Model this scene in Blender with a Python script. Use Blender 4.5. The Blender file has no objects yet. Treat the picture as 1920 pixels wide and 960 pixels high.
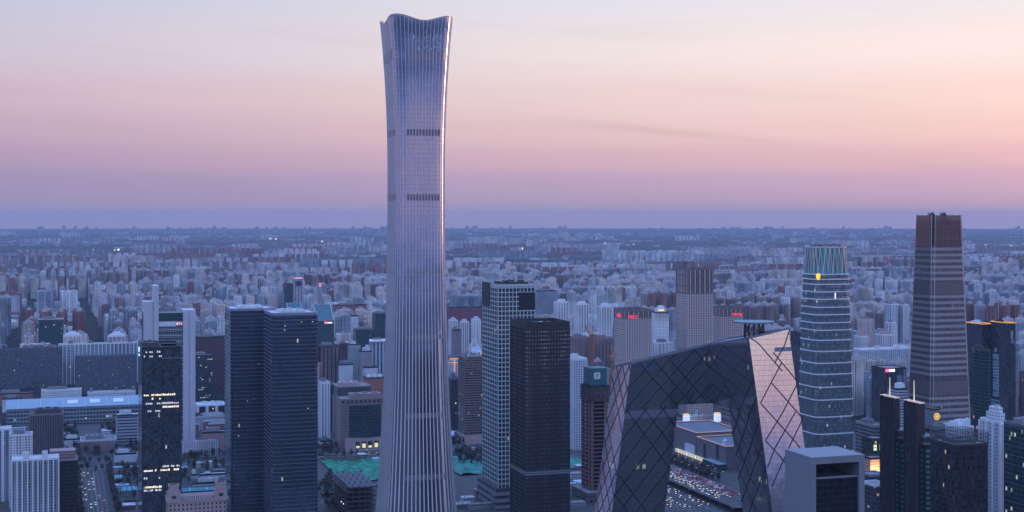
import bpy, math, random
from mathutils import Vector, Matrix

# ------------------------------------------------------------------ camera, world, sun, exposure
F, EYE, H = 2600.0, 410.0, 326.0            # focal length in photo pixels, eye-level row, camera height (m)
PHI = math.radians(18.0)                    # the city grid's turn against the view
CS, SN = math.cos(PHI), math.sin(PHI)
sc = bpy.context.scene
col = sc.collection
cam_d = bpy.data.cameras.new('camera')
cam_d.sensor_width = 36.0
cam_d.lens = F / 1920.0 * 36.0
cam_d.shift_y = -(480.0 - EYE) / 1920.0
cam_d.clip_start = 1.0
cam_d.clip_end = 200000.0
cam = bpy.data.objects.new('camera', cam_d)
cam.location = (0, 0, H)
cam.rotation_euler = (math.radians(90), 0, 0)
col.objects.link(cam)
sc.camera = cam

SUN_AZ = math.radians(68.0)                 # right of the view direction: where the sun has gone down
SUN_EL = math.radians(1.5)

def lin(r, g, b):
    def c(x):
        x /= 255.0
        return x / 12.92 if x <= .04045 else ((x + .055) / 1.055) ** 2.4
    return (c(r), c(g), c(b), 1.0)

class NT:
    """small helper round a node tree"""
    def __init__(s, tree):
        s.t = tree
        tree.nodes.clear()
    def n(s, typ, **kw):
        nd = s.t.nodes.new(typ)
        for k, v in kw.items():
            setattr(nd, k, v)
        return nd
    def link(s, a, b):
        s.t.links.new(a, b)
    def val(s, sock, v):
        if hasattr(v, 'is_output'):
            s.link(v, sock)
        else:
            sock.default_value = v
    def m(s, op, a, b=0.0, c=0.0, clamp=False):
        nd = s.n('ShaderNodeMath', operation=op)
        nd.use_clamp = clamp
        s.val(nd.inputs[0], a); s.val(nd.inputs[1], b)
        if len(nd.inputs) > 2:
            s.val(nd.inputs[2], c)
        return nd.outputs[0]
    def vm(s, op, a, b=(0, 0, 0)):
        nd = s.n('ShaderNodeVectorMath', operation=op)
        s.val(nd.inputs[0], a); s.val(nd.inputs[1], b)
        return nd.outputs['Value'] if op == 'DOT_PRODUCT' else nd.outputs[0]
    def mix(s, fac, a, b, blend='MIX'):
        nd = s.n('ShaderNodeMix', data_type='RGBA', blend_type=blend)
        s.val(nd.inputs[0], fac); s.val(nd.inputs[6], a); s.val(nd.inputs[7], b)
        return nd.outputs[2]
    def mixf(s, fac, a, b):
        nd = s.n('ShaderNodeMix', data_type='FLOAT')
        s.val(nd.inputs[0], fac); s.val(nd.inputs[2], a); s.val(nd.inputs[3], b)
        return nd.outputs[0]
    def scale(s, colr, f):
        nd = s.n('ShaderNodeVectorMath', operation='SCALE')
        s.val(nd.inputs[0], colr); s.val(nd.inputs[3], f)
        return nd.outputs[0]

world = bpy.data.worlds.new('World')
sc.world = world
world.use_nodes = True
w = NT(world.node_tree)
geo = w.n('ShaderNodeTexCoord')
dirv = w.vm('NORMALIZE', geo.outputs['Generated'])
sep = w.n('ShaderNodeSeparateXYZ'); w.link(dirv, sep.inputs[0])
elev = w.m('MULTIPLY', w.m('ARCSINE', sep.outputs[2]), 180 / math.pi)
def ramp(tree, fac, stops):
    r = tree.n('ShaderNodeValToRGB')
    r.color_ramp.interpolation = 'B_SPLINE' if False else 'EASE'
    el = r.color_ramp.elements
    while len(el) < len(stops):
        el.new(.5)
    for e, (p, c_) in zip(el, stops):
        e.position = p; e.color = c_
    tree.link(fac, r.inputs[0])
    return r.outputs[0]
# twilight: a blue band at the horizon, a rose belt above it, pale lavender, then blue overhead
e01 = w.m('DIVIDE', w.m('ADD', elev, 1.0), 31.0, clamp=True)
P = lambda deg: (deg + 1.0) / 31.0
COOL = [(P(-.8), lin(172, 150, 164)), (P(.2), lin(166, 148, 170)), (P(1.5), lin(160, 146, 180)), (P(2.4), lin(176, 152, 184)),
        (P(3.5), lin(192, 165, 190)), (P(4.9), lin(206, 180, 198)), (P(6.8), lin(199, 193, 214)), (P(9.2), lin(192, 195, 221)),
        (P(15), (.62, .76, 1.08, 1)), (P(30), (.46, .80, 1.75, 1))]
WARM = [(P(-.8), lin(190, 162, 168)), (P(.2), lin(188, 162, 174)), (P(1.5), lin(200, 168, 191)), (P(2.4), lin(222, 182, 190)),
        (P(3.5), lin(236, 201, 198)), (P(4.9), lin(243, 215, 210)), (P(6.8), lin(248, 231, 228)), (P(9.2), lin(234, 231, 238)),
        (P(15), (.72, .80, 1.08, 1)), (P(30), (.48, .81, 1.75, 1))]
hor = w.n('ShaderNodeCombineXYZ'); w.link(sep.outputs[0], hor.inputs[0]); w.link(sep.outputs[1], hor.inputs[1])
hdir = w.vm('NORMALIZE', hor.outputs[0])
sdot = w.vm('DOT_PRODUCT', hdir, (math.sin(SUN_AZ), math.cos(SUN_AZ), 0))
toward = w.n('ShaderNodeMapRange', interpolation_type='SMOOTHSTEP')
w.link(sdot, toward.inputs[0])
toward.inputs[1].default_value = -.16; toward.inputs[2].default_value = .62
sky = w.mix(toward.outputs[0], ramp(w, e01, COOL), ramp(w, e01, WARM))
# afterglow over the place where the sun went down
az_f = w.m('POWER', w.m('MAXIMUM', sdot, 0.0), 6.0)
el_f = w.m('POWER', 2.718, w.m('MULTIPLY', w.m('POWER', w.m('DIVIDE', w.m('SUBTRACT', elev, 3.0), 6.0), 2.0), -1.0))
glow = w.scale((1.9, .62, .22), w.m('MULTIPLY', w.m('MULTIPLY', az_f, el_f), .95))
sky = w.vm('ADD', sky, glow)
# the eastern side of the sky, away from the sun, is a little deeper
east = w.n('ShaderNodeMapRange'); w.link(sdot, east.inputs[0])
east.inputs[1].default_value = -1.0; east.inputs[2].default_value = .5; east.inputs[3].default_value = 1.0; east.inputs[4].default_value = 1.0
sky = w.scale(sky, east.outputs[0])
# thin high cloud in long flat streaks
mp = w.n('ShaderNodeCombineXYZ')
az = w.m('ARCTAN2', sep.outputs[0], sep.outputs[1])
w.link(w.m('MULTIPLY', az, 5.0), mp.inputs[0])
w.link(w.m('ADD', w.m('MULTIPLY', elev, 1.1), w.m('MULTIPLY', az, 4.0)), mp.inputs[1])
cn = w.n('ShaderNodeTexNoise'); cn.inputs['Scale'].default_value = .9; cn.inputs['Detail'].default_value = 5; cn.inputs['Roughness'].default_value = .5
w.link(mp.outputs[0], cn.inputs['Vector'])
cl = w.n('ShaderNodeMapRange', interpolation_type='SMOOTHSTEP'); w.link(cn.outputs[0], cl.inputs[0])
cl.inputs[1].default_value = .5; cl.inputs[2].default_value = .74; cl.inputs[3].default_value = 0; cl.inputs[4].default_value = .5
sky = w.mix(w.m('MULTIPLY', cl.outputs[0], w.m('LESS_THAN', elev, 60.0)), sky, w.scale(sky, (.90)), 'MIX')
# one long thin bar of cloud, dark along its lower edge
azd = w.m('MULTIPLY', az, 180 / math.pi)
dd = w.m('SUBTRACT', elev, w.m('SUBTRACT', 3.95, w.m('MULTIPLY', w.m('SUBTRACT', azd, 2.3), .106)))
dd = w.m('ADD', dd, w.m('MULTIPLY', w.m('SUBTRACT', cn.outputs[0], .5), .5))
def bump(x, c, wd_):
    q = w.m('DIVIDE', w.m('SUBTRACT', x, c), wd_)
    return w.m('POWER', 2.718, w.m('MULTIPLY', w.m('MULTIPLY', q, q), -1.0))
bar_ = w.m('MULTIPLY', bump(dd, 0.0, .16), bump(azd, 6.5, 4.5))
hi_ = w.m('MULTIPLY', bump(dd, .55, .35), bump(azd, 8.0, 5.0))
sky = w.scale(sky, w.m('SUBTRACT', w.m('MULTIPLY_ADD', hi_, .03, 1.0), w.m('MULTIPLY', bar_, .10)))
ns = w.n('ShaderNodeTexSky', sky_type='NISHITA')
ns.sun_disc = False
ns.sun_elevation = SUN_EL
ns.sun_rotation = SUN_AZ
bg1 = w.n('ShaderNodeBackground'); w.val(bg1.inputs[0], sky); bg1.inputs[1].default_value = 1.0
bg2 = w.n('ShaderNodeBackground'); w.link(ns.outputs[0], bg2.inputs[0]); bg2.inputs[1].default_value = .012
add = w.n('ShaderNodeAddShader'); w.link(bg1.outputs[0], add.inputs[0]); w.link(bg2.outputs[0], add.inputs[1])
wo = w.n('ShaderNodeOutputWorld'); w.link(add.outputs[0], wo.inputs[0])

sun_d = bpy.data.lights.new('sun', 'SUN')
sun_d.energy = .35
sun_d.angle = math.radians(12)
sun_d.color = (1.0, .62, .42)
sun = bpy.data.objects.new('sun', sun_d)
sdir = Vector((math.sin(SUN_AZ) * math.cos(.07), math.cos(SUN_AZ) * math.cos(.07), math.sin(.07)))
sun.rotation_euler = sdir.to_track_quat('Z', 'Y').to_euler()
sun.location = (1500, 1200, 900)
col.objects.link(sun)

vs = sc.view_settings
vs.view_transform = 'Standard'
vs.look = 'None'
vs.exposure = 0.0
vs.gamma = 1.0
vs.use_curve_mapping = False
cy = sc.cycles
cy.use_denoising = True
cy.max_bounces = 5
cy.diffuse_bounces = 2
cy.glossy_bounces = 3
cy.transmission_bounces = 2
cy.volume_bounces = 2
cy.caustics_reflective = False
cy.caustics_refractive = False
cy.sample_clamp_indirect = 4.0

# ------------------------------------------------------------------ materials
MATS = {}
def facade(name, wall, glass, pu=3.6, pv=3.2, fu=.6, fv=.6, lit=0.0,  litc=(1, .72, .38), lits=.75, wr=.75, gr=.15,
           gm=0.0, wm=0.0, var=.5, jit=0.0, grime=.22, gspec=.5, rowlit=False, patch=0.0):
    """wall with a regular grid of panes; UVs are in metres along and up the wall"""
    if name in MATS:
        return MATS[name]
    mt = bpy.data.materials.new(name); mt.use_nodes = True
    t = NT(mt.node_tree)
    uv = t.n('ShaderNodeUVMap')
    s = t.n('ShaderNodeSeparateXYZ'); t.link(uv.outputs[0], s.inputs[0])
    u = t.m('DIVIDE', s.outputs[0], pu); v = t.m('DIVIDE', s.outputs[1], pv)
    cu = t.m('FLOOR', u); cv = t.m('FLOOR', v)
    fu_ = t.m('FRACT', u); fv_ = t.m('FRACT', v)
    mu = t.m('LESS_THAN', t.m('ABSOLUTE', t.m('SUBTRACT', fu_, .5)), fu / 2)
    mv = t.m('LESS_THAN', t.m('ABSOLUTE', t.m('SUBTRACT', fv_, .5)), fv / 2)
    mask = t.m('MULTIPLY', mu, mv)
    oi = t.n('ShaderNodeObjectInfo')
    cb = t.n('ShaderNodeCombineXYZ'); t.link(cu, cb.inputs[0]); t.link(cv, cb.inputs[1])
    t.link(t.m('MULTIPLY', oi.outputs['Random'], 91.0), cb.inputs[2])
    wn = t.n('ShaderNodeTexWhiteNoise', noise_dimensions='3D'); t.link(cb.outputs[0], wn.inputs['Vector'])
    gcol = t.scale(glass, t.m('MULTIPLY_ADD', wn.outputs['Value'], 2 * var, 1 - var))
    nz = t.n('ShaderNodeTexNoise'); nz.inputs['Scale'].default_value = .05; nz.inputs['Detail'].default_value = 4
    tc = t.n('ShaderNodeNewGeometry'); t.link(tc.outputs['Position'], nz.inputs['Vector'])
    wcol = t.scale(wall, t.m('MULTIPLY_ADD', nz.outputs[0], 2 * grime, 1 - grime))
    if patch > 0:
        wcol = t.scale(wcol, patchy(t, tc, patch))
    base = t.mix(mask, wcol, gcol)
    bs = t.n('ShaderNodeBsdfPrincipled')
    t.link(base, bs.inputs['Base Color'])
    t.link(t.mixf(mask, wr, gr), bs.inputs['Roughness'])
    t.link(t.mixf(mask, wm, gm), bs.inputs['Metallic'])
    bs.inputs['Specular IOR Level'].default_value = gspec
    if lit > 0:
        lit = lit if lit >= .05 else lit * .45
        if rowlit:
            row = t.n('ShaderNodeTexWhiteNoise', noise_dimensions='2D')
            c2 = t.n('ShaderNodeCombineXYZ'); t.link(cv, c2.inputs[0]); t.link(t.m('FLOOR', t.m('DIVIDE', cu, 9.0)), c2.inputs[1])
            t.link(c2.outputs[0], row.inputs['Vector'])
            on = t.m('MULTIPLY', t.m('GREATER_THAN', wn.outputs['Value'], .45), t.m('GREATER_THAN', row.outputs['Value'], 1 - lit))
        else:
            on = t.m('GREATER_THAN', wn.outputs['Value'], 1 - lit)
        on = t.m('MULTIPLY', on, mask)
        sp = t.n('ShaderNodeSeparateColor'); t.link(wn.outputs['Color'], sp.inputs[0])
        t.val(bs.inputs['Emission Color'], (*litc, 1))
        t.link(t.m('MULTIPLY', on, t.m('MULTIPLY_ADD', sp.outputs[1], lits, .15)), bs.inputs['Emission Strength'])
    if jit > 0:
        wv = t.n('ShaderNodeTexNoise'); wv.inputs['Scale'].default_value = .045; wv.inputs['Detail'].default_value = 2
        t.link(tc.outputs['Position'], wv.inputs['Vector'])
        nn = t.vm('ADD', tc.outputs['Normal'], t.scale(t.vm('SUBTRACT', wn.outputs['Color'], (.5, .5, .5)), jit))
        nn = t.vm('ADD', nn, t.scale(t.vm('SUBTRACT', wv.outputs['Color'], (.5, .5, .5)), jit * 4.0))
        t.link(t.vm('NORMALIZE', nn), bs.inputs['Normal'])
    o = t.n('ShaderNodeOutputMaterial'); t.link(bs.outputs[0], o.inputs[0])
    MATS[name] = mt
    return mt

def patchy(t, geo_, amt):
    # house-to-house variation: soft cells about the size of one building
    n_ = t.n('ShaderNodeTexNoise'); n_.inputs['Scale'].default_value = .014; n_.inputs['Detail'].default_value = 1.0
    t.link(geo_.outputs['Position'], n_.inputs['Vector'])
    m_ = t.n('ShaderNodeMapRange', interpolation_type='SMOOTHSTEP'); t.link(n_.outputs[0], m_.inputs[0])
    m_.inputs[1].default_value = .34; m_.inputs[2].default_value = .64; m_.inputs[3].default_value = 1 - amt; m_.inputs[4].default_value = 1.0 + amt * .18
    return m_.outputs[0]

def plain(name, c, rough=.7, metal=0.0, grime=.2, nscale=.15, emit=0.0, spec=.5, patch=0.0):
    if name in MATS:
        return MATS[name]
    mt = bpy.data.materials.new(name); mt.use_nodes = True
    t = NT(mt.node_tree)
    bs = t.n('ShaderNodeBsdfPrincipled')
    nz = t.n('ShaderNodeTexNoise'); nz.inputs['Scale'].default_value = nscale; nz.inputs['Detail'].default_value = 5
    g = t.n('ShaderNodeNewGeometry'); t.link(g.outputs['Position'], nz.inputs['Vector'])
    pc = t.scale(tuple(c), t.m('MULTIPLY_ADD', nz.outputs[0], 2 * grime, 1 - grime))
    if patch > 0:
        pc = t.scale(pc, patchy(t, g, patch))
    t.link(pc, bs.inputs['Base Color'])
    bs.inputs['Roughness'].default_value = rough
    bs.inputs['Metallic'].default_value = metal
    bs.inputs['Specular IOR Level'].default_value = spec
    if emit:
        bs.inputs['Emission Color'].default_value = (*c, 1)
        bs.inputs['Emission Strength'].default_value = emit
    o = t.n('ShaderNodeOutputMaterial'); t.link(bs.outputs[0], o.inputs[0])
    MATS[name] = mt
    return mt

# ------------------------------------------------------------------ geometry helpers
class MB:
    def __init__(s):
        s.v, s.f, s.uv, s.mi = [], [], [], []
    def face(s, pts, uvs=None, m=0):
        b = len(s.v)
        s.v.extend(pts)
        s.f.append(tuple(range(b, b + len(pts))))
        s.uv.extend(uvs if uvs else [(p[0] + p[1] * .31, p[2] + p[1]) for p in pts])
        s.mi.append(m)
    def prism(s, poly, z0, z1, m=0, cap=None, poly2=None, bottom=False, v0=None, u0=0.0):
        poly2 = poly2 or poly
        n = len(poly); u = u0
        za = z0 if v0 is None else v0
        zb = za + (z1 - z0)
        for i in range(n):
            a, b = poly[i], poly[(i + 1) % n]
            a2, b2 = poly2[i], poly2[(i + 1) % n]
            L = math.hypot(b[0] - a[0], b[1] - a[1])
            s.face([(a[0], a[1], z0), (b[0], b[1], z0), (b2[0], b2[1], z1), (a2[0], a2[1], z1)],
                   [(u, za), (u + L, za), (u + L, zb), (u, zb)], m)
            u += L
        c = m if cap is None else cap
        s.face([(p[0], p[1], z1) for p in poly2], [(p[0], p[1]) for p in poly2], c)
        if bottom:
            s.face([(p[0], p[1], z0) for p in reversed(poly)], [(p[0], p[1]) for p in reversed(poly)], c)
    def box(s, x0, x1, y0, y1, z0, z1, m=0, cap=None, bottom=True):
        s.prism([(x0, y0), (x1, y0), (x1, y1), (x0, y1)], z0, z1, m, cap, None, bottom)
    def bar(s, p, q, w_, h_, nrm=(0, 0, 1), m=0):
        """bar from p to q; h_ is its size along nrm, w_ across"""
        p, q, nrm = Vector(p), Vector(q), Vector(nrm)
        d = (q - p).normalized()
        side = d.cross(nrm)
        if side.length < 1e-4:
            side = d.cross(Vector((1, .3, 0)))
        side.normalize(); up = side.cross(d).normalized()
        a, b = side * w_ / 2, up * h_ / 2
        c0 = [p - a - b, p + a - b, p + a + b, p - a + b]
        c1 = [q - a - b, q + a - b, q + a + b, q - a + b]
        for i in range(4):
            j = (i + 1) % 4
            s.face([tuple(c0[j]), tuple(c0[i]), tuple(c1[i]), tuple(c1[j])], m=m)
        s.face([tuple(x) for x in c0], m=m); s.face([tuple(x) for x in reversed(c1)], m=m)
    def cyl(s, x, y, z0, z1, r, r2=None, n=12, m=0, cap=None):
        r2 = r if r2 is None else r2
        pa = [(x + r * math.cos(2 * math.pi * i / n), y + r * math.sin(2 * math.pi * i / n)) for i in range(n)]
        pb = [(x + r2 * math.cos(2 * math.pi * i / n), y + r2 * math.sin(2 * math.pi * i / n)) for i in range(n)]
        s.prism(pa, z0, z1, m, cap, pb)
    def mesh(s, name, mats, smooth=False):
        me = bpy.data.meshes.new(name)
        me.from_pydata(s.v, [], s.f)
        ul = me.uv_layers.new(name='UVMap')
        flat = [c for p in s.uv for c in p]
        ul.data.foreach_set('uv', flat)
        for mt in (mats if isinstance(mats, (list, tuple)) else [mats]):
            me.materials.append(mt)
        me.polygons.foreach_set('material_index', s.mi)
        if smooth:
            me.polygons.foreach_set('use_smooth', [True] * len(s.f))
        me.update()
        return me
    def build(s, name, mats, parent=None, smooth=False, stuff=False):
        return put(name, s.mesh(name, mats, smooth), parent, stuff=stuff)

def put(name, me, parent=None, loc=None, stuff=False):
    o = bpy.data.objects.new(name, me)
    col.objects.link(o)
    if parent is not None:
        o.parent = parent
    if loc is not None:
        o.location = loc
    if stuff:
        o['kind'] = 'stuff'
    return o

def tag(o, label, cat, group=None):
    o['label'] = label; o['category'] = cat; o['kind'] = 'thing'
    if group:
        o['group'] = group
    return o

def thing(name, label, cat, loc=(0, 0, 0), rz=PHI, group=None):
    o = put(name, None, None, loc)
    o.rotation_euler = (0, 0, rz)
    return tag(o, label, cat, group)

def struct(o):
    o['kind'] = 'structure'
    return o

def xy(u, v):
    """city-grid coordinates (u to the right, v away) to world"""
    return (u * CS - v * SN, u * SN + v * CS)
def uvof(x, y):
    return (x * CS + y * SN, -x * SN + y * CS)
def zat(py, D):
    return H - (py - EYE) * D / F
def ground_at(px, py, z=0.0):
    D = (H - z) * F / (py - EYE)
    return ((px - 960) / F * D, D)
def proj(x, y, z=0.0):
    return (960 + F * x / y, EYE + (H - z) * F / y)
def rrect(w_, d_, r=0.0, n=5, cx=0.0, cy_=0.0):
    if r <= 0:
        return [(cx - w_ / 2, cy_ - d_ / 2), (cx + w_ / 2, cy_ - d_ / 2), (cx + w_ / 2, cy_ + d_ / 2), (cx - w_ / 2, cy_ + d_ / 2)]
    out = []
    for sx, sy, a0 in ((-1, -1, 180), (1, -1, 270), (1, 1, 0), (-1, 1, 90)):
        for k in range(n + 1):
            a = math.radians(a0 + 90.0 * k / n)
            out.append((cx + sx * (w_ / 2 - r) + r * math.cos(a), cy_ + sy * (d_ / 2 - r) + r * math.sin(a)))
    return out
KEEP = []        # footprints already taken: (u, v, half_u, half_v)
def solve(xl, xc, xr, D):
    """front-left corner column xc at distance D, silhouette columns xl and xr -> corner, width, depth"""
    cx = (xc - 960) / F * D
    t2, t1 = (xr - 960) / F, (xl - 960) / F
    wd = (t2 * D - cx) / (CS - t2 * SN)
    dp = (cx - t1 * D) / (t1 * CS + SN) if xc > xl else 0
    return (cx, D), wd, dp
def corner_for(xl, D, d):
    """column of the front-left corner when the depth d is known"""
    t1 = (xl - 960) / F
    cx = max(t1 * (D + d * CS) + d * SN, t1 * D)
    return 960 + F * cx / D
def foot(xl, xc, xr, D, d=None):
    c, wd, dp = solve(xl, xc, xr, D)
    d = d or dp
    center = (c[0] + CS * wd / 2 - SN * d / 2, c[1] + SN * wd / 2 + CS * d / 2)
    u, v = uvof(*center)
    KEEP.append((u, v, wd / 2, d / 2))
    return center, wd, d

def text_mesh(body, size, mat, parent, loc, rot, name='lettering', depth=.12):
    cu = bpy.data.curves.new(name, 'FONT')
    cu.body = body; cu.size = size; cu.extrude = depth; cu.align_x = 'CENTER'; cu.align_y = 'CENTER'
    cu.resolution_u = 2
    tmp = bpy.data.objects.new('tmp', cu)
    col.objects.link(tmp)
    dg = bpy.context.evaluated_depsgraph_get()
    me = bpy.data.meshes.new_from_object(tmp.evaluated_get(dg))
    bpy.data.objects.remove(tmp)
    me.materials.clear(); me.materials.append(mat)
    o = put(name, me, parent, loc)
    o.rotation_euler = rot
    return o
FRONT = (math.radians(90), 0, 0)
LEFTF = (math.radians(90), 0, math.radians(-90))
# ------------------------------------------------------------------ the ground, streets, haze
def ground_material():
    mt = bpy.data.materials.new('plain_ground'); mt.use_nodes = True
    t = NT(mt.node_tree)
    g = t.n('ShaderNodeNewGeometry')
    def noise(scale, detail=6, rough=.6):
        n_ = t.n('ShaderNodeTexNoise'); n_.inputs['Scale'].default_value = scale
        n_.inputs['Detail'].default_value = detail; n_.inputs['Roughness'].default_value = rough
        t.link(g.outputs['Position'], n_.inputs['Vector'])
        return n_.outputs[0]
    def step(x, a, b):
        mr = t.n('ShaderNodeMapRange', interpolation_type='SMOOTHSTEP'); t.link(x, mr.inputs[0])
        mr.inputs[1].default_value = a; mr.inputs[2].default_value = b
        return mr.outputs[0]
    vo = t.n('ShaderNodeTexVoronoi'); vo.inputs['Scale'].default_value = .012
    t.link(g.outputs['Position'], vo.inputs['Vector'])
    sp = t.n('ShaderNodeSeparateColor'); t.link(vo.outputs['Color'], sp.inputs[0])
    base = t.mix(step(noise(.0012), .42, .6), (.012, .018, .015, 1), (.030, .030, .032, 1))
    base = t.mix(t.m('MULTIPLY', sp.outputs[0], .55), base, (.055, .05, .05, 1))
    base = t.mix(step(noise(.05, 3), .52, .72), base, (.014, .019, .016, 1))
    base = t.mix(t.m('MULTIPLY', step(noise(.02, 8, .7), .62, .7), .5), base, (.10, .095, .10, 1))
    bs = t.n('ShaderNodeBsdfPrincipled'); t.link(base, bs.inputs['Base Color']); bs.inputs['Roughness'].default_value = .9
    bs.inputs['Specular IOR Level'].default_value = .1
    o = t.n('ShaderNodeOutputMaterial'); t.link(bs.outputs[0], o.inputs[0])
    return mt
b = MB()
RG = 47000.0
rings = [0, 600, 1500, 3000, 6000, 12000, 24000, RG]
NS = 96
for i in range(1, len(rings)):
    for k in range(NS):
        a0, a1 = 2 * math.pi * k / NS, 2 * math.pi * (k + 1) / NS
        p = lambda r, a: (r * math.cos(a), r * math.sin(a), 0.0)
        if rings[i - 1] == 0:
            b.face([(0, 0, 0), p(rings[i], a0), p(rings[i], a1)])
        else:
            b.face([p(rings[i - 1], a0), p(rings[i], a0), p(rings[i], a1), p(rings[i - 1], a1)])
struct(b.build('ground', ground_material()))

asph = plain('asphalt', (.05, .052, .058), .85, grime=.3, nscale=.3)
pave = plain('paving', (.060, .057, .058), .85, grime=.6, nscale=.07)
paint = plain('road_paint', (.7, .7, .7), .7)
def quad_uv(mb, u0, u1, v0, v1, z, m=0):
    pts = [xy(u0, v0), xy(u1, v0), xy(u1, v1), xy(u0, v1)]
    mb.face([(p[0], p[1], z) for p in pts], m=m)
def box_uv(mb, u0, u1, v0, v1, z0, z1, m=0, cap=None):
    pts = [xy(u0, v0), xy(u1, v0), xy(u1, v1), xy(u0, v1)]
    mb.prism(pts, z0, z1, m, cap, None, True)
b = MB(); quad_uv(b, -150, 1150, 1200, 2300, .06); struct(b.build('city_pavement', pave))
def road(name, u0, u1, v0, v1, along, lanes, z=.12):
    b = MB(); quad_uv(b, u0, u1, v0, v1, z); r = struct(b.build(name, asph))
    mk = MB()
    span = (u1 - u0) if along == 'v' else (v1 - v0)
    for k in range(1, lanes):
        c = (u0 if along == 'v' else v0) + span * k / lanes
        solid = (k == lanes // 2)
        lo, hi = (v0, v1) if along == 'v' else (u0, u1)
        x = lo
        while x < hi:
            e = hi if solid else min(x + 6, hi)
            if along == 'v':
                quad_uv(mk, c - .15, c + .15, x, e, z + .02)
            else:
                quad_uv(mk, x, e, c - .15, c + .15, z + .02)
            x = e + (0.01 if solid else 9)
    mk.build('lane_marking', paint, r, stuff=True)
    return r
road('boulevard', -600, 1100, 1872, 1918, 'u', 10)
road('side_street', 24, 54, 1380, 1868, 'v', 6)
road('inner_service_road', 652, 681, 1340, 1868, 'v', 6)
road('service_road', 684, 703, 1380, 1868, 'v', 4)
road('east_service_road', 750, 764, 1380, 1868, 'v', 3)
road('ring_road_beyond', 705, 745, 1922, 3400, 'v', 8)
# the elevated ring road: a deck on piers with parapets
conc = plain('concrete', (.27, .27, .28), .8, grime=.25)
deck_z = 8.0
b = MB(); box_uv(b, 706, 748, 1380, 1960, deck_z - 1.6, deck_z, 0, 1)
deck = struct(b.build('elevated_road', [conc, asph]))
for uu in (706.2, 747.4, 726.8):
    b = MB(); box_uv(b, uu, uu + .45, 1380, 1960, deck_z + .01, deck_z + 1.1); b.build('parapet', conc, deck)
b = MB()
for v in range(1400, 1960, 28):
    for uu in (714, 738):
        box_uv(b, uu, uu + 2.2, v, v + 2.2, .1, deck_z - 1.6)
b.build('viaduct_piers', conc, deck, stuff=True)
b = MB()
for k in range(1, 10):
    if k == 5: continue
    v = 1380
    while v < 1955:
        quad_uv(b, 706.6 + k * 4.1 - .12, 706.6 + k * 4.1 + .12, v, v + 6, deck_z + .02); v += 15
b.build('lane_marking', paint, deck, stuff=True)

def haze_box():
    b = MB(); b.box(-47600, 47600, -47600, 47600, -1.0, 546.0)
    mt = bpy.data.materials.new('haze_air'); mt.use_nodes = True
    t = NT(mt.node_tree)
    pv = t.n('ShaderNodeVolumePrincipled')
    pv.inputs['Color'].default_value = (.48, .58, .78, 1)
    pv.inputs['Density'].default_value = HAZE_D
    pv.inputs['Anisotropy'].default_value = 0.0
    o = t.n('ShaderNodeOutputMaterial'); t.link(pv.outputs[0], o.inputs['Volume'])
    h = b.build('haze', mt, stuff=True)
    return h
HAZE_D = 2.5e-5
haze_box()
# ------------------------------------------------------------------ shared facade materials
roofm = plain('roof_grey', (.22, .22, .24), .85, grime=.35, nscale=.2)
roofd = plain('roof_dark', (.07, .075, .085), .85, grime=.35, nscale=.2)
roofw = plain('roof_white', (.55, .55, .57), .7, grime=.3, nscale=.2)
steel = plain('pale_metal', (.55, .57, .62), .35, .7, grime=.1)
dmetal = plain('dark_metal', (.03, .034, .042), .45, .4, grime=.15)
black_g = facade('black_glass', (.012, .014, .018), (.085, .11, .14), 1.5, 4.2, .9, .86, gr=.12, gm=.5, var=.5, jit=.012, lit=.0012, litc=(1, .9, .75), lits=.5)
navy_g = facade('navy_glass', (.02, .024, .034), (.15, .19, .27), 1.6, 4.2, .92, .9, gr=.10, gm=.85, var=.35, jit=.02, lit=.002, litc=(1, .95, .8), lits=.5)
blue_g = facade('blue_glass', (.10, .12, .15), (.10, .14, .19), 1.5, 4.0, .9, .75, gr=.12, gm=.6, var=.35, jit=.02, lit=.01)
teal_g = facade('teal_glass', (.05, .08, .09), (.035, .10, .12), 1.6, 3.9, .88, .8, gr=.12, gm=.45, var=.4, jit=.02, lit=.02)
dark_office = facade('dark_office', (.035, .04, .048), (.03, .04, .05), 3.0, 3.9, .7, .6, gr=.15, gm=.3, var=.5, lit=.03)
lampw = plain('lit_white', (.95, .97, 1.0), .5, emit=1.1, grime=0)
lampy = plain('lit_warm', (1.0, .62, .22), .5, emit=1.1, grime=0)
lampo = plain('lit_orange', (1.0, .42, .08), .5, emit=.55, grime=0)
lampr = plain('lit_red', (1.0, .04, .10), .5, emit=1.5, grime=0)
lampp = plain('lit_pink', (1.0, .10, .28), .5, emit=1.5, grime=0)
lampg = plain('lit_green_white', (.55, 1.0, .85), .5, emit=1.3, grime=0)

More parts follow.
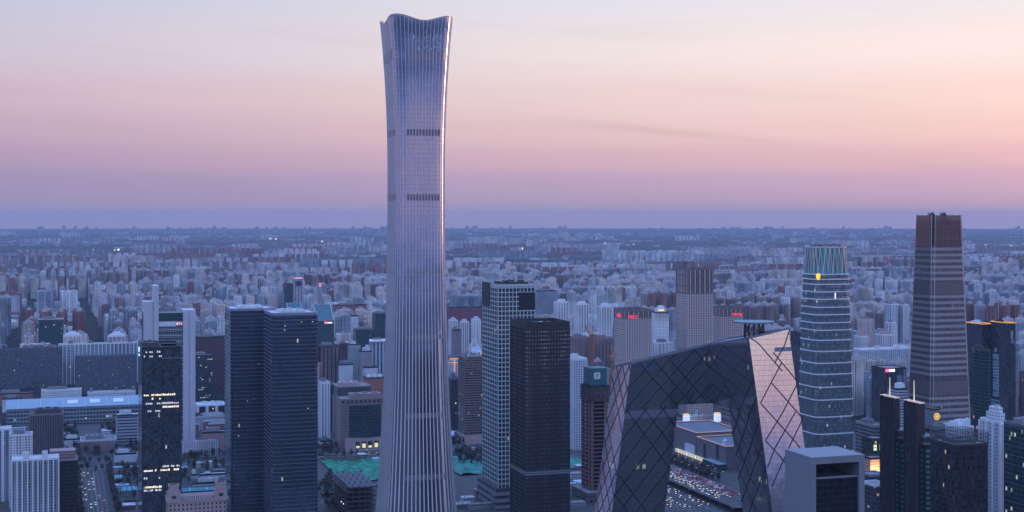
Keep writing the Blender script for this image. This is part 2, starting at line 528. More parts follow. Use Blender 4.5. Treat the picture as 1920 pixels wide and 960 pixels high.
# ------------------------------------------------------------------ the flaring vase-shaped skyscraper
def citic():
    D0, PX = 1420.0, 780.0
    root = thing('skyscraper', 'tallest flaring vase-shaped glass skyscraper with pale vertical fins and wavy crown', 'skyscraper',
                 ((PX - 960) / F * D0, D0, 0))
    KEEP.append((*uvof((PX - 960) / F * D0, D0), 48, 48))
    prof_px = [(1008, 701, 865), (960, 704, 860.5), (900, 709, 855.5), (850, 712.5, 852), (800, 715.5, 848.5), (750, 718, 845.5), (700, 719.8, 843), (650, 721.3, 841.4),
               (600, 722.7, 840), (550, 723.6, 838.6), (500, 724.2, 837.4), (450, 724.5, 836.4), (400, 724.6, 835.6), (350, 724.7, 835.3), (300, 724.5, 835.4),
               (250, 723.6, 836.3), (200, 721.8, 838), (150, 718.8, 840.6), (100, 715, 844.2), (70, 712.3, 847), (40, 709, 850)]
    R = .22
    def section(n_side=9, n_arc=8):
        pts = []
        for k4 in range(4):
            ca, sa = math.cos(k4 * math.pi / 2), math.sin(k4 * math.pi / 2)
            loc = []
            for i in range(n_side):          # front face, from left to right
                loc.append((-.5 + R + (1 - 2 * R) * i / n_side, -.5))
            for i in range(n_arc):           # front-right corner
                a = -math.pi / 2 + (math.pi / 2) * i / n_arc
                loc.append((.5 - R + R * math.cos(a), -.5 + R + R * math.sin(a)))
            for x, y in loc:
                pts.append((x * ca - y * sa, x * sa + y * ca))
        return pts
    sec = section()
    az = math.atan2(PX - 960, F)
    vw = [p[0] * math.cos(PHI - az) - p[1] * math.sin(PHI - az) for p in sec]
    unit = max(vw) - min(vw)
    prof = []
    for y, l, r in prof_px:
        prof.append((zat(y, D0), (r - l) * D0 / F / unit))
    prof.sort()
    def side_at(z):
        if z <= prof[0][0]: return prof[0][1]
        for i in range(len(prof) - 1):
            z0, s0 = prof[i]; z1, s1 = prof[i + 1]
            if z <= z1:
                # Catmull-Rom for a smooth waist
                sm = prof[max(i - 1, 0)][1]; sp = prof[min(i + 2, len(prof) - 1)][1]
                t = (z - z0) / (z1 - z0)
                return .5 * ((2 * s0) + (-sm + s1) * t + (2 * sm - 5 * s0 + 4 * s1 - sp) * t * t + (-sm + 3 * s0 - 3 * s1 + sp) * t ** 3)
        return prof[-1][1]
    Ztop = 527.0
    def wave(x, y):
        """height of the crown's edge: high at the corners, low at mid-face"""
        a = math.atan2(y, x)
        return -2.9 * math.cos(4 * a)
    def point(px, py, z, out=0.0):
        s = side_at(z)
        zz = z + wave(px, py) * max(0.0, (z - 455) / (Ztop - 455)) ** 1.5
        r = math.hypot(px, py)
        return (px * s + px / r * out, py * s + py / r * out, zz)
    levels = [Ztop * i / 96 for i in range(97)]
    glassm = facade('vase_glass', (.045, .055, .075), (.55, .61, .77), 1.36, 4.45, .95, .955, gr=.085, gm=.97, wr=.3, wm=.5, var=.05, jit=.004, grime=.1)
    n = len(sec)
    per = [0.0]
    for i in range(n):
        a, b_ = sec[i], sec[(i + 1) % n]
        per.append(per[-1] + math.hypot(b_[0] - a[0], b_[1] - a[1]) * 54.4)
    me_v, me_f, uvs = [], [], []
    for z in levels:
        for p in sec:
            me_v.append(point(p[0], p[1], z))
    for j in range(len(levels) - 1):
        for i in range(n):
            i2 = (i + 1) % n
            me_f.append((j * n + i, j * n + i2, (j + 1) * n + i2, (j + 1) * n + i))
            uvs += [(per[i], levels[j]), (per[i + 1], levels[j]), (per[i + 1], levels[j + 1]), (per[i], levels[j + 1])]
    me = bpy.data.meshes.new('glass_wall'); me.from_pydata(me_v, [], me_f)
    ul = me.uv_layers.new(name='UVMap'); ul.data.foreach_set('uv', [c for p in uvs for c in p])
    me.materials.append(glassm); me.polygons.foreach_set('use_smooth', [True] * len(me_f)); me.update()
    put('glass_wall', me, root)
    # inner face of the crown and the roof deck below it
    b = MB()
    for j in range(86, 96):
        for i in range(n):
            i2 = (i + 1) % n
            q = [point(*sec[i2], levels[j], -1.2), point(*sec[i], levels[j], -1.2), point(*sec[i], levels[j + 1], -1.2), point(*sec[i2], levels[j + 1], -1.2)]
            b.face(q)
    b.build('crown_screen', plain('crown_inner', (.16, .17, .21), .4, .3), root)
    b = MB(); s_ = side_at(levels[88]); b.face([(p[0] * s_, p[1] * s_, levels[88]) for p in sec]); b.build('roof_deck', roofm, root)
    b = MB()
    for i in range(n):
        i2 = (i + 1) % n
        p0, p1 = point(*sec[i], Ztop, .25), point(*sec[i2], Ztop, .25)
        q0, q1 = point(*sec[i], Ztop, -1.3), point(*sec[i2], Ztop, -1.3)
        up = lambda p, d: (p[0], p[1], p[2] + d)
        b.face([up(p0, -.8), up(p1, -.8), up(p1, .9), up(p0, .9)])
        b.face([up(p0, .9), up(p1, .9), up(q1, .9), up(q0, .9)])
        b.face([up(q1, -.8), up(q0, -.8), up(q0, .9), up(q1, .9)])
    b.build('crown_rim', plain('rim_metal', (.30, .28, .34), .3, .7), root)
    # vertical fins that follow the profile
    finm = plain('fin_metal', (.78, .76, .80), .34, .55, grime=.08)
    total = per[-1]
    NF = 60
    def at_perimeter(d):
        d %= total
        for i in range(n):
            if per[i] <= d <= per[i + 1]:
                t = (d - per[i]) / (per[i + 1] - per[i])
                a, c = sec[i], sec[(i + 1) % n]
                return (a[0] + (c[0] - a[0]) * t, a[1] + (c[1] - a[1]) * t), (c[0] - a[0], c[1] - a[1])
    zs = [Ztop * i / 48 for i in range(49)]
    for k in range(NF):
        (px, py), (tx, ty) = at_perimeter(total * (k + .5) / NF)
        tl = math.hypot(tx, ty); tx, ty = tx / tl, ty / tl
        nx, ny = ty, -tx
        b = MB()
        prev = None
        for z in zs:
            hw = (.60 - .38 * min(1, z / 330.0)) if z < 330 else .22
            out = .85 - .35 * min(1, z / 330.0)
            c = point(px, py, z)
            row = [(c[0] - tx * hw - nx * .1, c[1] - ty * hw - ny * .1, c[2]), (c[0] - tx * hw + nx * out, c[1] - ty * hw + ny * out, c[2]),
                   (c[0] + tx * hw + nx * out, c[1] + ty * hw + ny * out, c[2]), (c[0] + tx * hw - nx * .1, c[1] + ty * hw - ny * .1, c[2])]
            if prev:
                for e in range(3):
                    b.face([prev[e], prev[e + 1], row[e + 1], row[e]])
            prev = row
        b.face(prev)
        b.build('fin', finm, root)
    # dark louvre panels of the plant floors, between the fins of each face
    louv_d = plain('louvre_dark', (.12, .10, .15), .5, .3); louv_l = plain('louvre_faint', (.24, .24, .30), .4, .5)
    for yb, ht in ((110, 11.5), (251, 6.4), (371, 6.4), (508, 5.2), (628, 5.2), (772, 5.2), (884, 5.2)):
        z0 = zat(yb, D0) - ht / 2
        for k in range(NF):
            d0 = total * (k + .5) / NF
            (px, py), (tx, ty) = at_perimeter(d0 + total * .5 / NF)
            if abs(abs(px) - abs(py)) < .16:       # only mid-face, not at the corners
                continue
            tl = math.hypot(tx, ty); tx, ty = tx / tl, ty / tl
            nx, ny = ty, -tx
            b = MB()
            for off in (-.85, .25):
                pts = []
                for z, sgn in ((z0, -1), (z0, 1), (z0 + ht, 1), (z0 + ht, -1)):
                    c = point(px, py, z)
                    oo = off + (.45 if sgn < 0 else -.45) + .3
                    pts.append((c[0] + tx * (off + .3 + sgn * .45) + nx * .12, c[1] + ty * (off + .3 + sgn * .45) + ny * .12, c[2]))
                b.face(pts)
            b.build('louvre_panel', louv_d if yb in (251, 371) else louv_l, root)
    # work lights behind the crown glass
    rnd = random.Random(5)
    b = MB()
    for k in range(60):
        (px, py), _ = at_perimeter(total * rnd.choice([.02, .05, .08, .1, .12, .14, .15, .17, .2]) + rnd.random() * 3)
        c = point(px, py, zat(rnd.uniform(62, 101), D0), .12)
        s = .22
        b.box(c[0] - s, c[0] + s, c[1] - s, c[1] + s, c[2] - s, c[2] + s)
    b.build('crown_lights', plain('lit_dim', (.9, .93, 1.0), emit=.5, grime=0), root, stuff=True)
citic()

# ------------------------------------------------------------------ the leaning loop building
def clip_line(poly, p, d):
    """clip the infinite 2-D line p+t*d to a polygon -> list of (t0,t1)"""
    ts = []
    n = len(poly)
    for i in range(n):
        a, b_ = poly[i], poly[(i + 1) % n]
        ex, ey = b_[0] - a[0], b_[1] - a[1]
        den = d[0] * ey - d[1] * ex
        if abs(den) < 1e-9: continue
        t = ((a[0] - p[0]) * ey - (a[1] - p[1]) * ex) / den
        s_ = ((a[0] - p[0]) * d[1] - (a[1] - p[1]) * d[0]) / den
        if 0 <= s_ < 1: ts.append(t)
    ts.sort()
    return [(ts[i], ts[i + 1]) for i in range(0, len(ts) - 1, 2)]

def loop_building():
    P0 = (177.2, 1232.0)
    root = thing('loop_building', 'dark leaning loop-shaped glass building with diagonal lattice lines', 'building', (P0[0], P0[1], 0))
    uu, vv = uvof(*P0)
    KEEP.append((uu - 20, vv - 25, 85, 85))
    ZB = 162.0
    K = .098
    roof = lambda u, v: 227.0 + .19 * (u + 5.5) - .1625 * (v + 84.4)
    # all planes lean: left tower towards +u and the camera, right tower towards -u and away
    uL0 = lambda z: -82.4 + K * (z - ZB)      # left tower, its left face
    uL1 = lambda z: -32.0 + K * (z - ZB)
    vL0 = lambda z: 0.0 - K * (z - ZB)        # front face of left tower and arm
    vL1 = lambda z: 39.0 - K * (z - ZB)       # back face
    uR0 = lambda z: 0.0 - K * (z - ZB)        # left face of the right tower
    uR1 = lambda z: 38.0 - K * (z - ZB)
    vR0 = lambda z: -89.3 + .10 * (z - ZB)   # its front face
    vR1 = lambda z: -34.0 + .10 * (z - ZB)
    def top(fu, fv):
        z = 215.0
        for _ in range(12): z = roof(fu(z), fv(z))
        return (fu(z), fv(z), z)
    def at(fu, fv, z): return (fu(z), fv(z), z)
    g_dark = facade('loop_glass', (.16, .155, .17), (.72, .72, .79), 1.55, 4.25, .92, .95, gr=.08, gm=.97, wm=.6, wr=.3, var=.05, jit=.006, grime=.1, lit=.03, litc=(.9, .9, .8), lits=.12, rowlit=True)
    def wall(name, pts, mat=g_dark):
        b = MB()
        p0 = Vector(pts[0]); e = Vector((pts[1][0] - pts[0][0], pts[1][1] - pts[0][1], 0)).normalized()
        b.face(pts, [((Vector(p) - p0).dot(e), p[2]) for p in pts])
        return b.build(name, mat, root)
    TLF, TLB = top(uL0, vL0), top(uL0, vL1)
    TC = top(uR0, vL0)                     # concave corner
    TRF, TRR = top(uR0, vR0), top(uR1, vR0)
    TBR = top(uR1, vL1)
    faces = []
    def add(name, pts):
        wall(name, pts); faces.append(pts)
    add('arm_front', [at(uL0, vL0, ZB), at(uR0, vL0, ZB), TC, TLF])
    add('left_tower_front', [at(uL0, vL0, 0), at(uL1, vL0, 0), at(uL1, vL0, ZB), at(uL0, vL0, ZB)])
    add('left_tower_side', [at(uL0, vL1, 0), at(uL0, vL0, 0), TLF, TLB])
    add('left_tower_inner', [at(uL1, vL0, 0), at(uL1, vL1, 0), at(uL1, vL1, ZB), at(uL1, vL0, ZB)])
    add('right_arm_side', [at(uR0, vL0, ZB), at(uR0, vR0, ZB), TRF, TC])
    add('right_tower_side', [at(uR0, vR1, 0), at(uR0, vR0, 0), at(uR0, vR0, ZB), at(uR0, vR1, ZB)])
    add('right_tower_front', [at(uR0, vR0, 0), at(uR1, vR0, 0), TRR, TRF])
    add('right_side', [at(uR1, vR0, 0), at(uR1, vR1, 0), at(uR1, vR1, ZB), at(uR1, vL1, ZB), TBR, TRR])
    add('right_tower_inner', [at(uR1, vR1, 0), at(uR0, vR1, 0), at(uR0, vR1, ZB), at(uR1, vR1, ZB)])
    add('back', [at(uR1, vL1, ZB), at(uL1, vL1, ZB), at(uL1, vL1, 0), at(uL0, vL1, 0), TLB, TBR])
    b = MB()
    b.face([TLF, TC, TBR, TLB]); b.face([TC, TRF, TRR, TBR])
    b.build('roof', plain('loop_roof', (.17, .18, .22), .7, .2), root)
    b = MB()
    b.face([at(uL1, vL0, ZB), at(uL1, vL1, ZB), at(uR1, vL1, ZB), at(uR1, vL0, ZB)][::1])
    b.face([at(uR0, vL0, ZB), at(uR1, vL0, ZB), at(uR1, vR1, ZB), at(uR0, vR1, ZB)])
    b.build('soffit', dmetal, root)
    # parapet along the roof edge
    pm = plain('loop_parapet', (.16, .18, .23), .5, .4)
    ring = [TLF, TC, TRF, TRR, TBR, TLB]
    for i in range(len(ring)):
        b = MB(); p, q = Vector(ring[i]), Vector(ring[(i + 1) % len(ring)])
        b.bar(p + Vector((0, 0, .35)), q + Vector((0, 0, .35)), 1.0, 1.5); b.build('roof_edge', pm, root)
    # the diagonal lattice: each line its own strip lying on its face
    lm = plain('lattice_line', (.008, .010, .016), .5, .1)
    def lattice(pts, step, slope, drop, seed, off=0.0, w_=.85):
        rnd = random.Random(seed)
        p0 = Vector(pts[0]); nrm = (Vector(pts[1]) - p0).cross(Vector(pts[-1]) - p0).normalized()
        ex = Vector((pts[1][0] - pts[0][0], pts[1][1] - pts[0][1], 0)).normalized()
        ey = nrm.cross(ex).normalized()
        if ey.z < 0: ey = -ey
        poly = [((Vector(p) - p0).dot(ex), (Vector(p) - p0).dot(ey)) for p in pts]
        for sg in (1, -1):
            d = (1.0, sg * slope); L = math.hypot(*d); d = (d[0] / L, d[1] / L)
            x = -420.0 + off
            while x < 420:
                for t0, t1 in clip_line(poly, (x, 0.0), d):
                    if t1 - t0 < 3: continue
                    # break a long line into a few strips and leave some out
                    nseg = max(1, int((t1 - t0) / (step * 2.4)))
                    for s_ in range(nseg):
                        if rnd.random() < drop: continue
                        a, c = t0 + (t1 - t0) * s_ / nseg, t0 + (t1 - t0) * (s_ + 1) / nseg
                        A = p0 + ex * (x + d[0] * a) + ey * (d[1] * a) + nrm * .12
                        C = p0 + ex * (x + d[0] * c) + ey * (d[1] * c) + nrm * .12
                        b = MB(); b.bar(A, C, w_, .3, nrm); b.build('lattice_strip', lm, root)
                x += step
    lattice(faces[0], 15.5, 1.05, .2, 1, 3, .75)
    lattice(faces[1], 17.0, 1.25, .05, 2, 4)
    lattice(faces[2], 15.5, 1.35, .06, 3, 2, .7)
    lattice(faces[4], 18.0, 1.0, .45, 4, 5, .7)
    lattice(faces[5], 18.0, 1.2, .25, 5, 1, .75)
    lattice(faces[7], 18.0, 1.1, .1, 7)
    lattice(faces[9], 18.0, 1.1, .1, 8)
    lattice(faces[3], 17.0, 1.2, .1, 9)
    # front of the right tower: the big open lozenges (fractions along width and up from the photograph)
    pf = faces[6]
    A0, A1, A2, A3 = [Vector(p) for p in pf]
    nrm = (A1 - A0).cross(A3 - A0).normalized()
    hp = Vector((P0[0], P0[1], 0))
    rot = Matrix.Rotation(PHI, 3, 'Z')
    wn = rot @ nrm; wp = hp + rot @ A0
    def onface(px, py):
        d = Vector(((px - 960) / F, 1.0, -(py - EYE) / F)); o = Vector((0, 0, H))
        t = (wp - o).dot(wn) / d.dot(wn)
        return rot.inverted() @ (o + d * t - hp)
    Z = lambda x, y: onface(1400 + x / 3.8417, 590 + y / 3.84)
    segs = [((34, 172), (85, 207)), ((85, 207), (258, 408)), ((312, 100), (272, 222)), ((272, 222), (206, 342)), ((192, 272), (370, 486)),
            ((250, 350), (100, 635)), ((178, 490), (405, 748)), ((370, 486), (262, 700)), ((262, 700), (136, 905)), ((352, 700), (205, 958)),
            ((405, 748), (322, 920)), ((100, 638), (356, 920)), ((136, 908), (240, 1020)), ((205, 958), (150, 1100)), ((322, 920), (180, 1240)), ((356, 920), (440, 1040)), ((240, 1020), (420, 1240))]
    for a, c in segs:
        p, q = Z(*a) + nrm * .12, Z(*c) + nrm * .12
        b = MB(); b.bar(p, q, .85, .3, nrm); b.build('lattice_strip', lm, root)
    b = MB(); q = [Z(200, 268), Z(322, 262), Z(322, 232), Z(202, 236)]
    b.face([tuple(p + nrm * .06) for p in q]); b.build('plant_screen', plain('screen_blue', (.12, .19, .30), .3, .5), root)
    # pale plant-floor band under the arm
    b = MB()
    for fa in ((uL0, uL1),):
        z0, z1 = 151.5, 158.5
        pts = [(fa[0](z0), vL0(z0) - .06, z0), (fa[1](z0), vL0(z0) - .06, z0), (fa[1](z1), vL0(z1) - .06, z1), (fa[0](z1), vL0(z1) - .06, z1)]
        b.face(pts)
    b.build('plant_band', plain('band_grey', (.20, .21, .27), .5, .2), root)
    # framed screens near the roof edge
    b = MB(); b.face([(uL0(194) + 13, vL0(194) - .1, 194), (uL0(194) + 22, vL0(194) - .1, 194), (uL0(198.5) + 22, vL0(198.5) - .1, 198.5), (uL0(198.5) + 13, vL0(198.5) - .1, 198.5)])
    b.build('plant_screen', MATS['screen_blue'], root)
    # helipad on its lattice drum
    hx, hy, hz = 22.0, -38.0, 0
    zr = roof(hx, hy)
    b = MB(); b.cyl(hx, hy, zr + 11.2, zr + 12.4, 17.5, 18.0, 32); b.build('helipad', plain('helipad_deck', (.16, .22, .24), .6), root)
    b = MB()
    for k in range(12):
        a = 2 * math.pi * k / 12; a2 = 2 * math.pi * (k + 1) / 12
        p = lambda a_, z: (hx + 8.5 * math.cos(a_), hy + 8.5 * math.sin(a_), z)
        b.bar(p(a, zr - 2), p(a, zr + 11.2), .6, .6)
        b.bar(p(a, zr - 1), p(a2, zr + 11), .45, .45); b.bar(p(a2, zr - 1), p(a, zr + 11), .45, .45)
        b.bar(p(a, zr + 5), p(a2, zr + 5), .4, .4)
    b.build('helipad_truss', dmetal, root)
    b = MB()
    for k in range(7):
        b.bar((-30 + k * 2.0, 6 + (k % 3) * 2, roof(-30 + k * 2, 8)), (-29 + k * 2.1, 7, roof(-28, 8) + 2.5 + (k % 2)), .35, .35)
    b.build('roof_crane', dmetal, root)
loop_building()
# ------------------------------------------------------------------ generic tower with real floors and piers
def rect_ring(mb, poly, poly_in, z0, z1, m=0):
    n = len(poly)
    for i in range(n):
        j = (i + 1) % n
        a, b_, c, d = poly[i], poly[j], poly_in[i], poly_in[j]
        mb.face([(a[0], a[1], z0), (b_[0], b_[1], z0), (b_[0], b_[1], z1), (a[0], a[1], z1)], m=m)
        mb.face([(d[0], d[1], z0), (c[0], c[1], z0), (c[0], c[1], z1), (d[0], d[1], z1)], m=m)
        mb.face([(a[0], a[1], z1), (b_[0], b_[1], z1), (d[0], d[1], z1), (c[0], c[1], z1)], m=m)

def tower(name, label, cat, xl, xr, yt, D, core, d=None, xc=None, r=0.0, band=None, fh=4.0, bh=.7, bo=.25, z_from=4.0, z_to=None,
          pier=None, pn=(8, 6), pw=.6, po=.35, para=1.4, param=None, roof=None, plant=((-.1, .1, .5, .4, 5.0),), plantm=None,
          group=None, base=0.0, top_z=None, joined=False, podium=None):
    xc = xc if xc is not None else corner_for(xl, D, d)
    center, wd, dp = foot(xl, xc, xr, D, d)
    h = top_z if top_z is not None else zat(yt, D)
    root = thing(name, label, cat, (center[0], center[1], base), group=group)
    h -= base
    roof = roof or roofm
    param = param or band or pier or dmetal
    poly = rrect(wd, dp, r)
    b = MB(); b.prism(poly, 0, h - para, 0, 1); b.build('curtain_wall' if pier is None else 'wall', [core, roof], root, smooth=False)
    if para > 0:
        b = MB(); rect_ring(b, rrect(wd + .2, dp + .2, r and r + .1), rrect(wd - 1.2, dp - 1.2, max(0, r - .6) if r else 0), h - para - 1.0, h); b.build('parapet', param, root)
    if band is not None:
        z_to_ = h - para - 1.2 if z_to is None else z_to
        n = int((z_to_ - z_from) / fh) + 1
        pb = rrect(wd + 2 * bo, dp + 2 * bo, r and r + bo)
        b = MB(); b.prism(pb, 0, bh, 0, 0, None, True)
        if joined:
            b = MB()
            for k in range(n):
                b.prism(pb, z_from + k * fh, z_from + k * fh + bh, 0, 0, None, True)
            b.build('floor_bands', band, root, stuff=True)
        else:
            me = b.mesh('floor_band', band)
            for k in range(n):
                put('floor_band', me, root, (0, 0, z_from + k * fh))
    if pier is not None:
        def pier_mesh(horizontal):
            b = MB()
            if horizontal: b.box(-pw / 2, pw / 2, -po, .05, 0, h - para - 1.0)
            else: b.box(-po, .05, -pw / 2, pw / 2, 0, h - para - 1.0)
            return b.mesh('pier', pier)
        spots = []
        for k in range(pn[0] + 1):
            x = -wd / 2 + r + (wd - 2 * r) * k / pn[0]
            spots += [(x, -dp / 2, 0), (x, dp / 2, 2)]
        for k in range(1, pn[1]):
            y = -dp / 2 + r + (dp - 2 * r) * k / pn[1]
            spots += [(-wd / 2, y, 1), (wd / 2, y, 3)]
        if joined:
            b = MB()
            for x, y, s in spots:
                if s in (0, 2):
                    sg = -1 if s == 0 else 1
                    b.box(x - pw / 2, x + pw / 2, min(y + sg * po, y), max(y + sg * po, y), 0, h - para - 1.0)
                else:
                    sg = -1 if s == 1 else 1
                    b.box(min(x + sg * po, x), max(x + sg * po, x), y - pw / 2, y + pw / 2, 0, h - para - 1.0)
            b.build('piers', pier, root, stuff=True)
        else:
            me = pier_mesh(True); me2 = pier_mesh(False)
            for x, y, s in spots:
                o = put('pier', me if s in (0, 2) else me2, root, (x, y, 0))
                if s in (2, 3): o.rotation_euler = (0, 0, math.pi)
    for fx, fy, fw, fd, ph in plant:
        b = MB(); b.box(fx * wd - fw * wd / 2, fx * wd + fw * wd / 2, fy * dp - fd * dp / 2, fy * dp + fd * dp / 2, h - para, h - para + ph)
        # a few units on top of the plant room so it does not read as one block
        x0, y0 = fx * wd - fw * wd / 2, fy * dp - fd * dp / 2
        for k in range(3):
            cx_, cy_ = x0 + fw * wd * (.2 + .3 * k), y0 + fd * dp * (.3 + .2 * (k % 2))
            b.box(cx_ - fw * wd * .09, cx_ + fw * wd * .09, cy_ - fd * dp * .13, cy_ + fd * dp * .13, h - para + ph, h - para + ph + 1.6)
        b.build('plant_room', plantm or roof, root)
    root['w'] = wd; root['d'] = dp; root['h'] = h
    for k in ('w', 'd', 'h'): pass
    return root, wd, dp, h
def done(root):
    for k in ('w', 'd', 'h'):
        if k in root: del root[k]
    return root
def T(*a, **k):
    root, wd, dp, h = tower(*a, **k)
    done(root)
    return root, wd, dp, h

pale = plain('pale_stone', (.55, .55, .59), .7)
white_p = plain('white_panel', (.70, .72, .76), .55)
grey_p = plain('grey_panel', (.20, .21, .24), .6)
brown_s = plain('brown_stone', (.26, .20, .19), .75)
pink_s = plain('pink_stone', (.42, .31, .31), .75)
glass_core = facade('core_glass', (.02, .026, .034), (.06, .08, .105), 1.6, 3.8, .92, .85, gr=.12, gm=.4, var=.5, jit=.02, lit=.012)

# twin dark towers with rounded corners and a fine line at every floor
linem = plain('floor_line', (.26, .30, .40), .4, .3)
for nm, lab, xl, xc, xr, yt, D in (
        ('office_tower', 'dark rounded glass office tower half hidden by its nearer twin', 419, 433, 516, 579, 1520),
        ('office_tower', 'dark rounded glass office tower with fine floor lines, nearer of twins', 492, 510, 597.5, 587, 1430)):
    root, wd, dp, h = T(nm, lab, 'tower', xl, xr, yt, D, navy_g, xc=xc, d=66, r=5.5, band=linem, fh=4.25, bh=.32, bo=.12, para=1.6, param=linem,
                        roof=roofw, plant=((.02, .1, .55, .45, 2.4),), group='twin dark rounded towers')
    rnd = random.Random(xl)
    for k in range(5):
        x = rnd.uniform(-.35, .4) * wd; z = h - rnd.choice([10, 14, 18, 23, 27, 62, 100]) - rnd.choice([0, 0, 40])
        b = MB(); b.box(x, x + rnd.uniform(.8, 1.6), -dp / 2 - .1, -dp / 2 + .05, z, z + .5); b.build('lit_window', lampw if k % 3 else lampy, root)

# black tower with zigzag bracing and lit floors
root, wd, dp, h = T('braced_tower', 'black glass tower with zigzag bracing and rows of lit windows', 'tower', 255, 340, 651, 1450, black_g, xc=266, d=70,
                    band=plain('black_line', (.05, .055, .065), .5, .3), fh=4.2, bh=.3, bo=.1, para=2.0, param=dmetal, roof=roofd, plant=((-.25, .05, .45, .5, 4.5), (.25, .1, .4, .4, -6)))
tin = plain('brace_tin', (.10, .115, .14), .4, .5)
xL, xM = -wd / 2 + 2, -wd / 2 + wd * .5
z = h - 16; side = 1; k = 0
while z > 5:
    z2 = z - 14.5
    a, c = (xM, xL) if side > 0 else (xL, xM)
    b = MB(); b.bar((a, -dp / 2 - .25, z), (c, -dp / 2 - .25, z2), .7, .3, (0, -1, 0)); b.build('brace', tin, root)
    z = z2; side = -side
b = MB(); b.box(xM + .4, wd / 2 + .3, -dp / 2 - .3, dp / 2 + .3, h - 12.5, h - 11.6); b.build('setback_ledge', grey_p, root)
for x in (xL - 1.2, xM, wd / 2 - .6):
    b = MB(); b.box(x, x + .8, -dp / 2 - .3, -dp / 2, 0, h - 13); b.build('corner_post', dmetal, root)
rnd = random.Random(3)
def lit_row(root, x0, x1, y, z, hh, fill, mat, rnd, pitch=1.9):
    x = x0
    while x < x1 - 1:
        w_ = pitch * rnd.uniform(.6, .95)
        if rnd.random() < fill:
            b = MB(); b.box(x, x + w_, y - .12, y + .05, z, z + hh * rnd.uniform(.6, 1)); b.build('lit_window', mat, root)
        x += pitch
lw2 = plain('lit_office', (1.0, .80, .52), emit=1.0, grime=0); lw3 = plain('lit_office_dim', (.85, .82, .72), emit=.45, grime=0)
zz = lambda py: zat(py, 1450)
for py, fill, m_, a, c in ((741, .9, lw2, xL, wd / 2 - 2), (748, .3, lw2, xL + 8, xM), (757, .85, lw3, xL, wd / 2 - 2), (764, .9, lw2, xM + 1, wd / 2 - 2), (771, .6, lw3, xL + 4, xM),
                           (883, .85, lw2, xL, wd / 2 - 2), (876, .5, lw3, xM, wd / 2 - 2), (897, .3, lw3, xL, xM), (914, .9, lw2, xL, xM), (920, .8, lw3, xL, xM), (660, .7, lw3, xL, xM), (668, .5, lw3, xL, xM)):
    lit_row(root, a, c, -dp / 2, zz(py) - 1.2, 2.2, fill, m_, rnd)
for k, (dy, dz, s) in enumerate(((.24, -5.5, 5), (.28, -8.5, 5.5), (.26, -13, 4.5))):
    b = MB(); b.box(-wd / 2 - .5, -wd / 2 + .1, dy * dp - s / 2, dy * dp + s / 2, h + dz - 1.1, h + dz + 1.1); b.build('lit_sign', lampg, root)

# tall pale television tower: two slabs with a glazed front between
D = 1935
conc_p = plain('tv_panel', (.50, .51, .57), .6, grime=.12)
root, wd, dp, h = T('television_tower', 'pale slab-sided office tower with glazed middle and red sign', 'tower', 266, 366, 585, D,
                    facade('tv_glass', (.20, .22, .25), (.05, .075, .085), 3.4, 4.2, .74, .72, gr=.15, gm=.3, lit=.02), d=40, para=1, param=conc_p)
sc_ = wd / 100.0
for x0, x1, top_, y0 in ((266, 285, 566, -2.0), (285.5, 295, 536, -4.0), (342, 366, 583, -3.0)):
    b = MB(); b.box(-wd / 2 + (x0 - 266) * sc_, -wd / 2 + (x1 - 266) * sc_, -dp / 2 + y0, dp / 2 + 1, 0, zat(top_, D)); b.build('slab_wall', conc_p, root)
b = MB(); b.box(-wd / 2 + 353.6 * sc_ - 266 * sc_, -wd / 2 + 354.6 * sc_ - 266 * sc_, -dp / 2 - 3.1, -dp / 2 - 2.9, 0, zat(584, D)); b.build('wall_joint', grey_p, root)
xg0, xg1 = -wd / 2 + 29.3 * sc_, -wd / 2 + 75.8 * sc_
b = MB(); b.box(xg0, xg1, -dp / 2 - .5, -dp / 2 + 2, zat(613, D), zat(604, D)); b.build('sign_band', white_p, root)
b = MB(); b.box(xg0, xg1, -dp / 2 - .4, -dp / 2 + 2, zat(603, D), zat(588, D)); b.build('sky_lobby', teal_g, root)
for k in range(26):
    z = zat(620, D) - k * 8.2
    if z < 10: break
    b = MB(); b.box(xg0, xg1, -dp / 2 - .35, -dp / 2 + .2, z, z + .9); b.build('floor_band', conc_p, root)
b = MB(); b.box(xg1 - 9.5, xg1 - .3, -dp / 2 - .8, -dp / 2 - .52, zat(612.4, D), zat(604.6, D)); b.build('sign_board', plain('sign_red', (.45, .03, .05), .6, emit=.12), root)
text_mesh('BTV', 4.6, lampw, root, (xg1 - 4.9, -dp / 2 - .85, zat(608.6, D)), FRONT)

# white-framed grid tower
D = 1560
wf = plain('white_frame', (.46, .53, .56), .5, .1, grime=.1)
root, wd, dp, h = T('grid_tower', 'tall dark glass tower with white square grid frame', 'tower', 905, 1002.5, 533, D, glass_core, xc=934, band=wf, fh=5.25, bh=1.15, bo=.4, z_from=6,
                    pier=wf, pn=(10, 9), pw=.95, po=.42, para=2.0, param=wf, roof=roofd, plant=((.12, .1, .68, .6, 3.6),), plantm=dmetal)
b = MB(); b.box(wd / 2 - wd * .43, wd / 2 + .5, -dp / 2 - .6, -dp / 2 + 1, zat(582, D), zat(549, D)); b.build('louvre_block', facade('louvre_grid', (.03, .035, .045), (.01, .012, .018), 2.2, 2.6, .8, .6), root)
b = MB(); b.box(-wd / 2 - .6, -wd / 2 + 1, -dp * .02, dp / 2 + .5, zat(577, D), zat(532, D)); b.build('louvre_block', MATS['louvre_grid'], root)
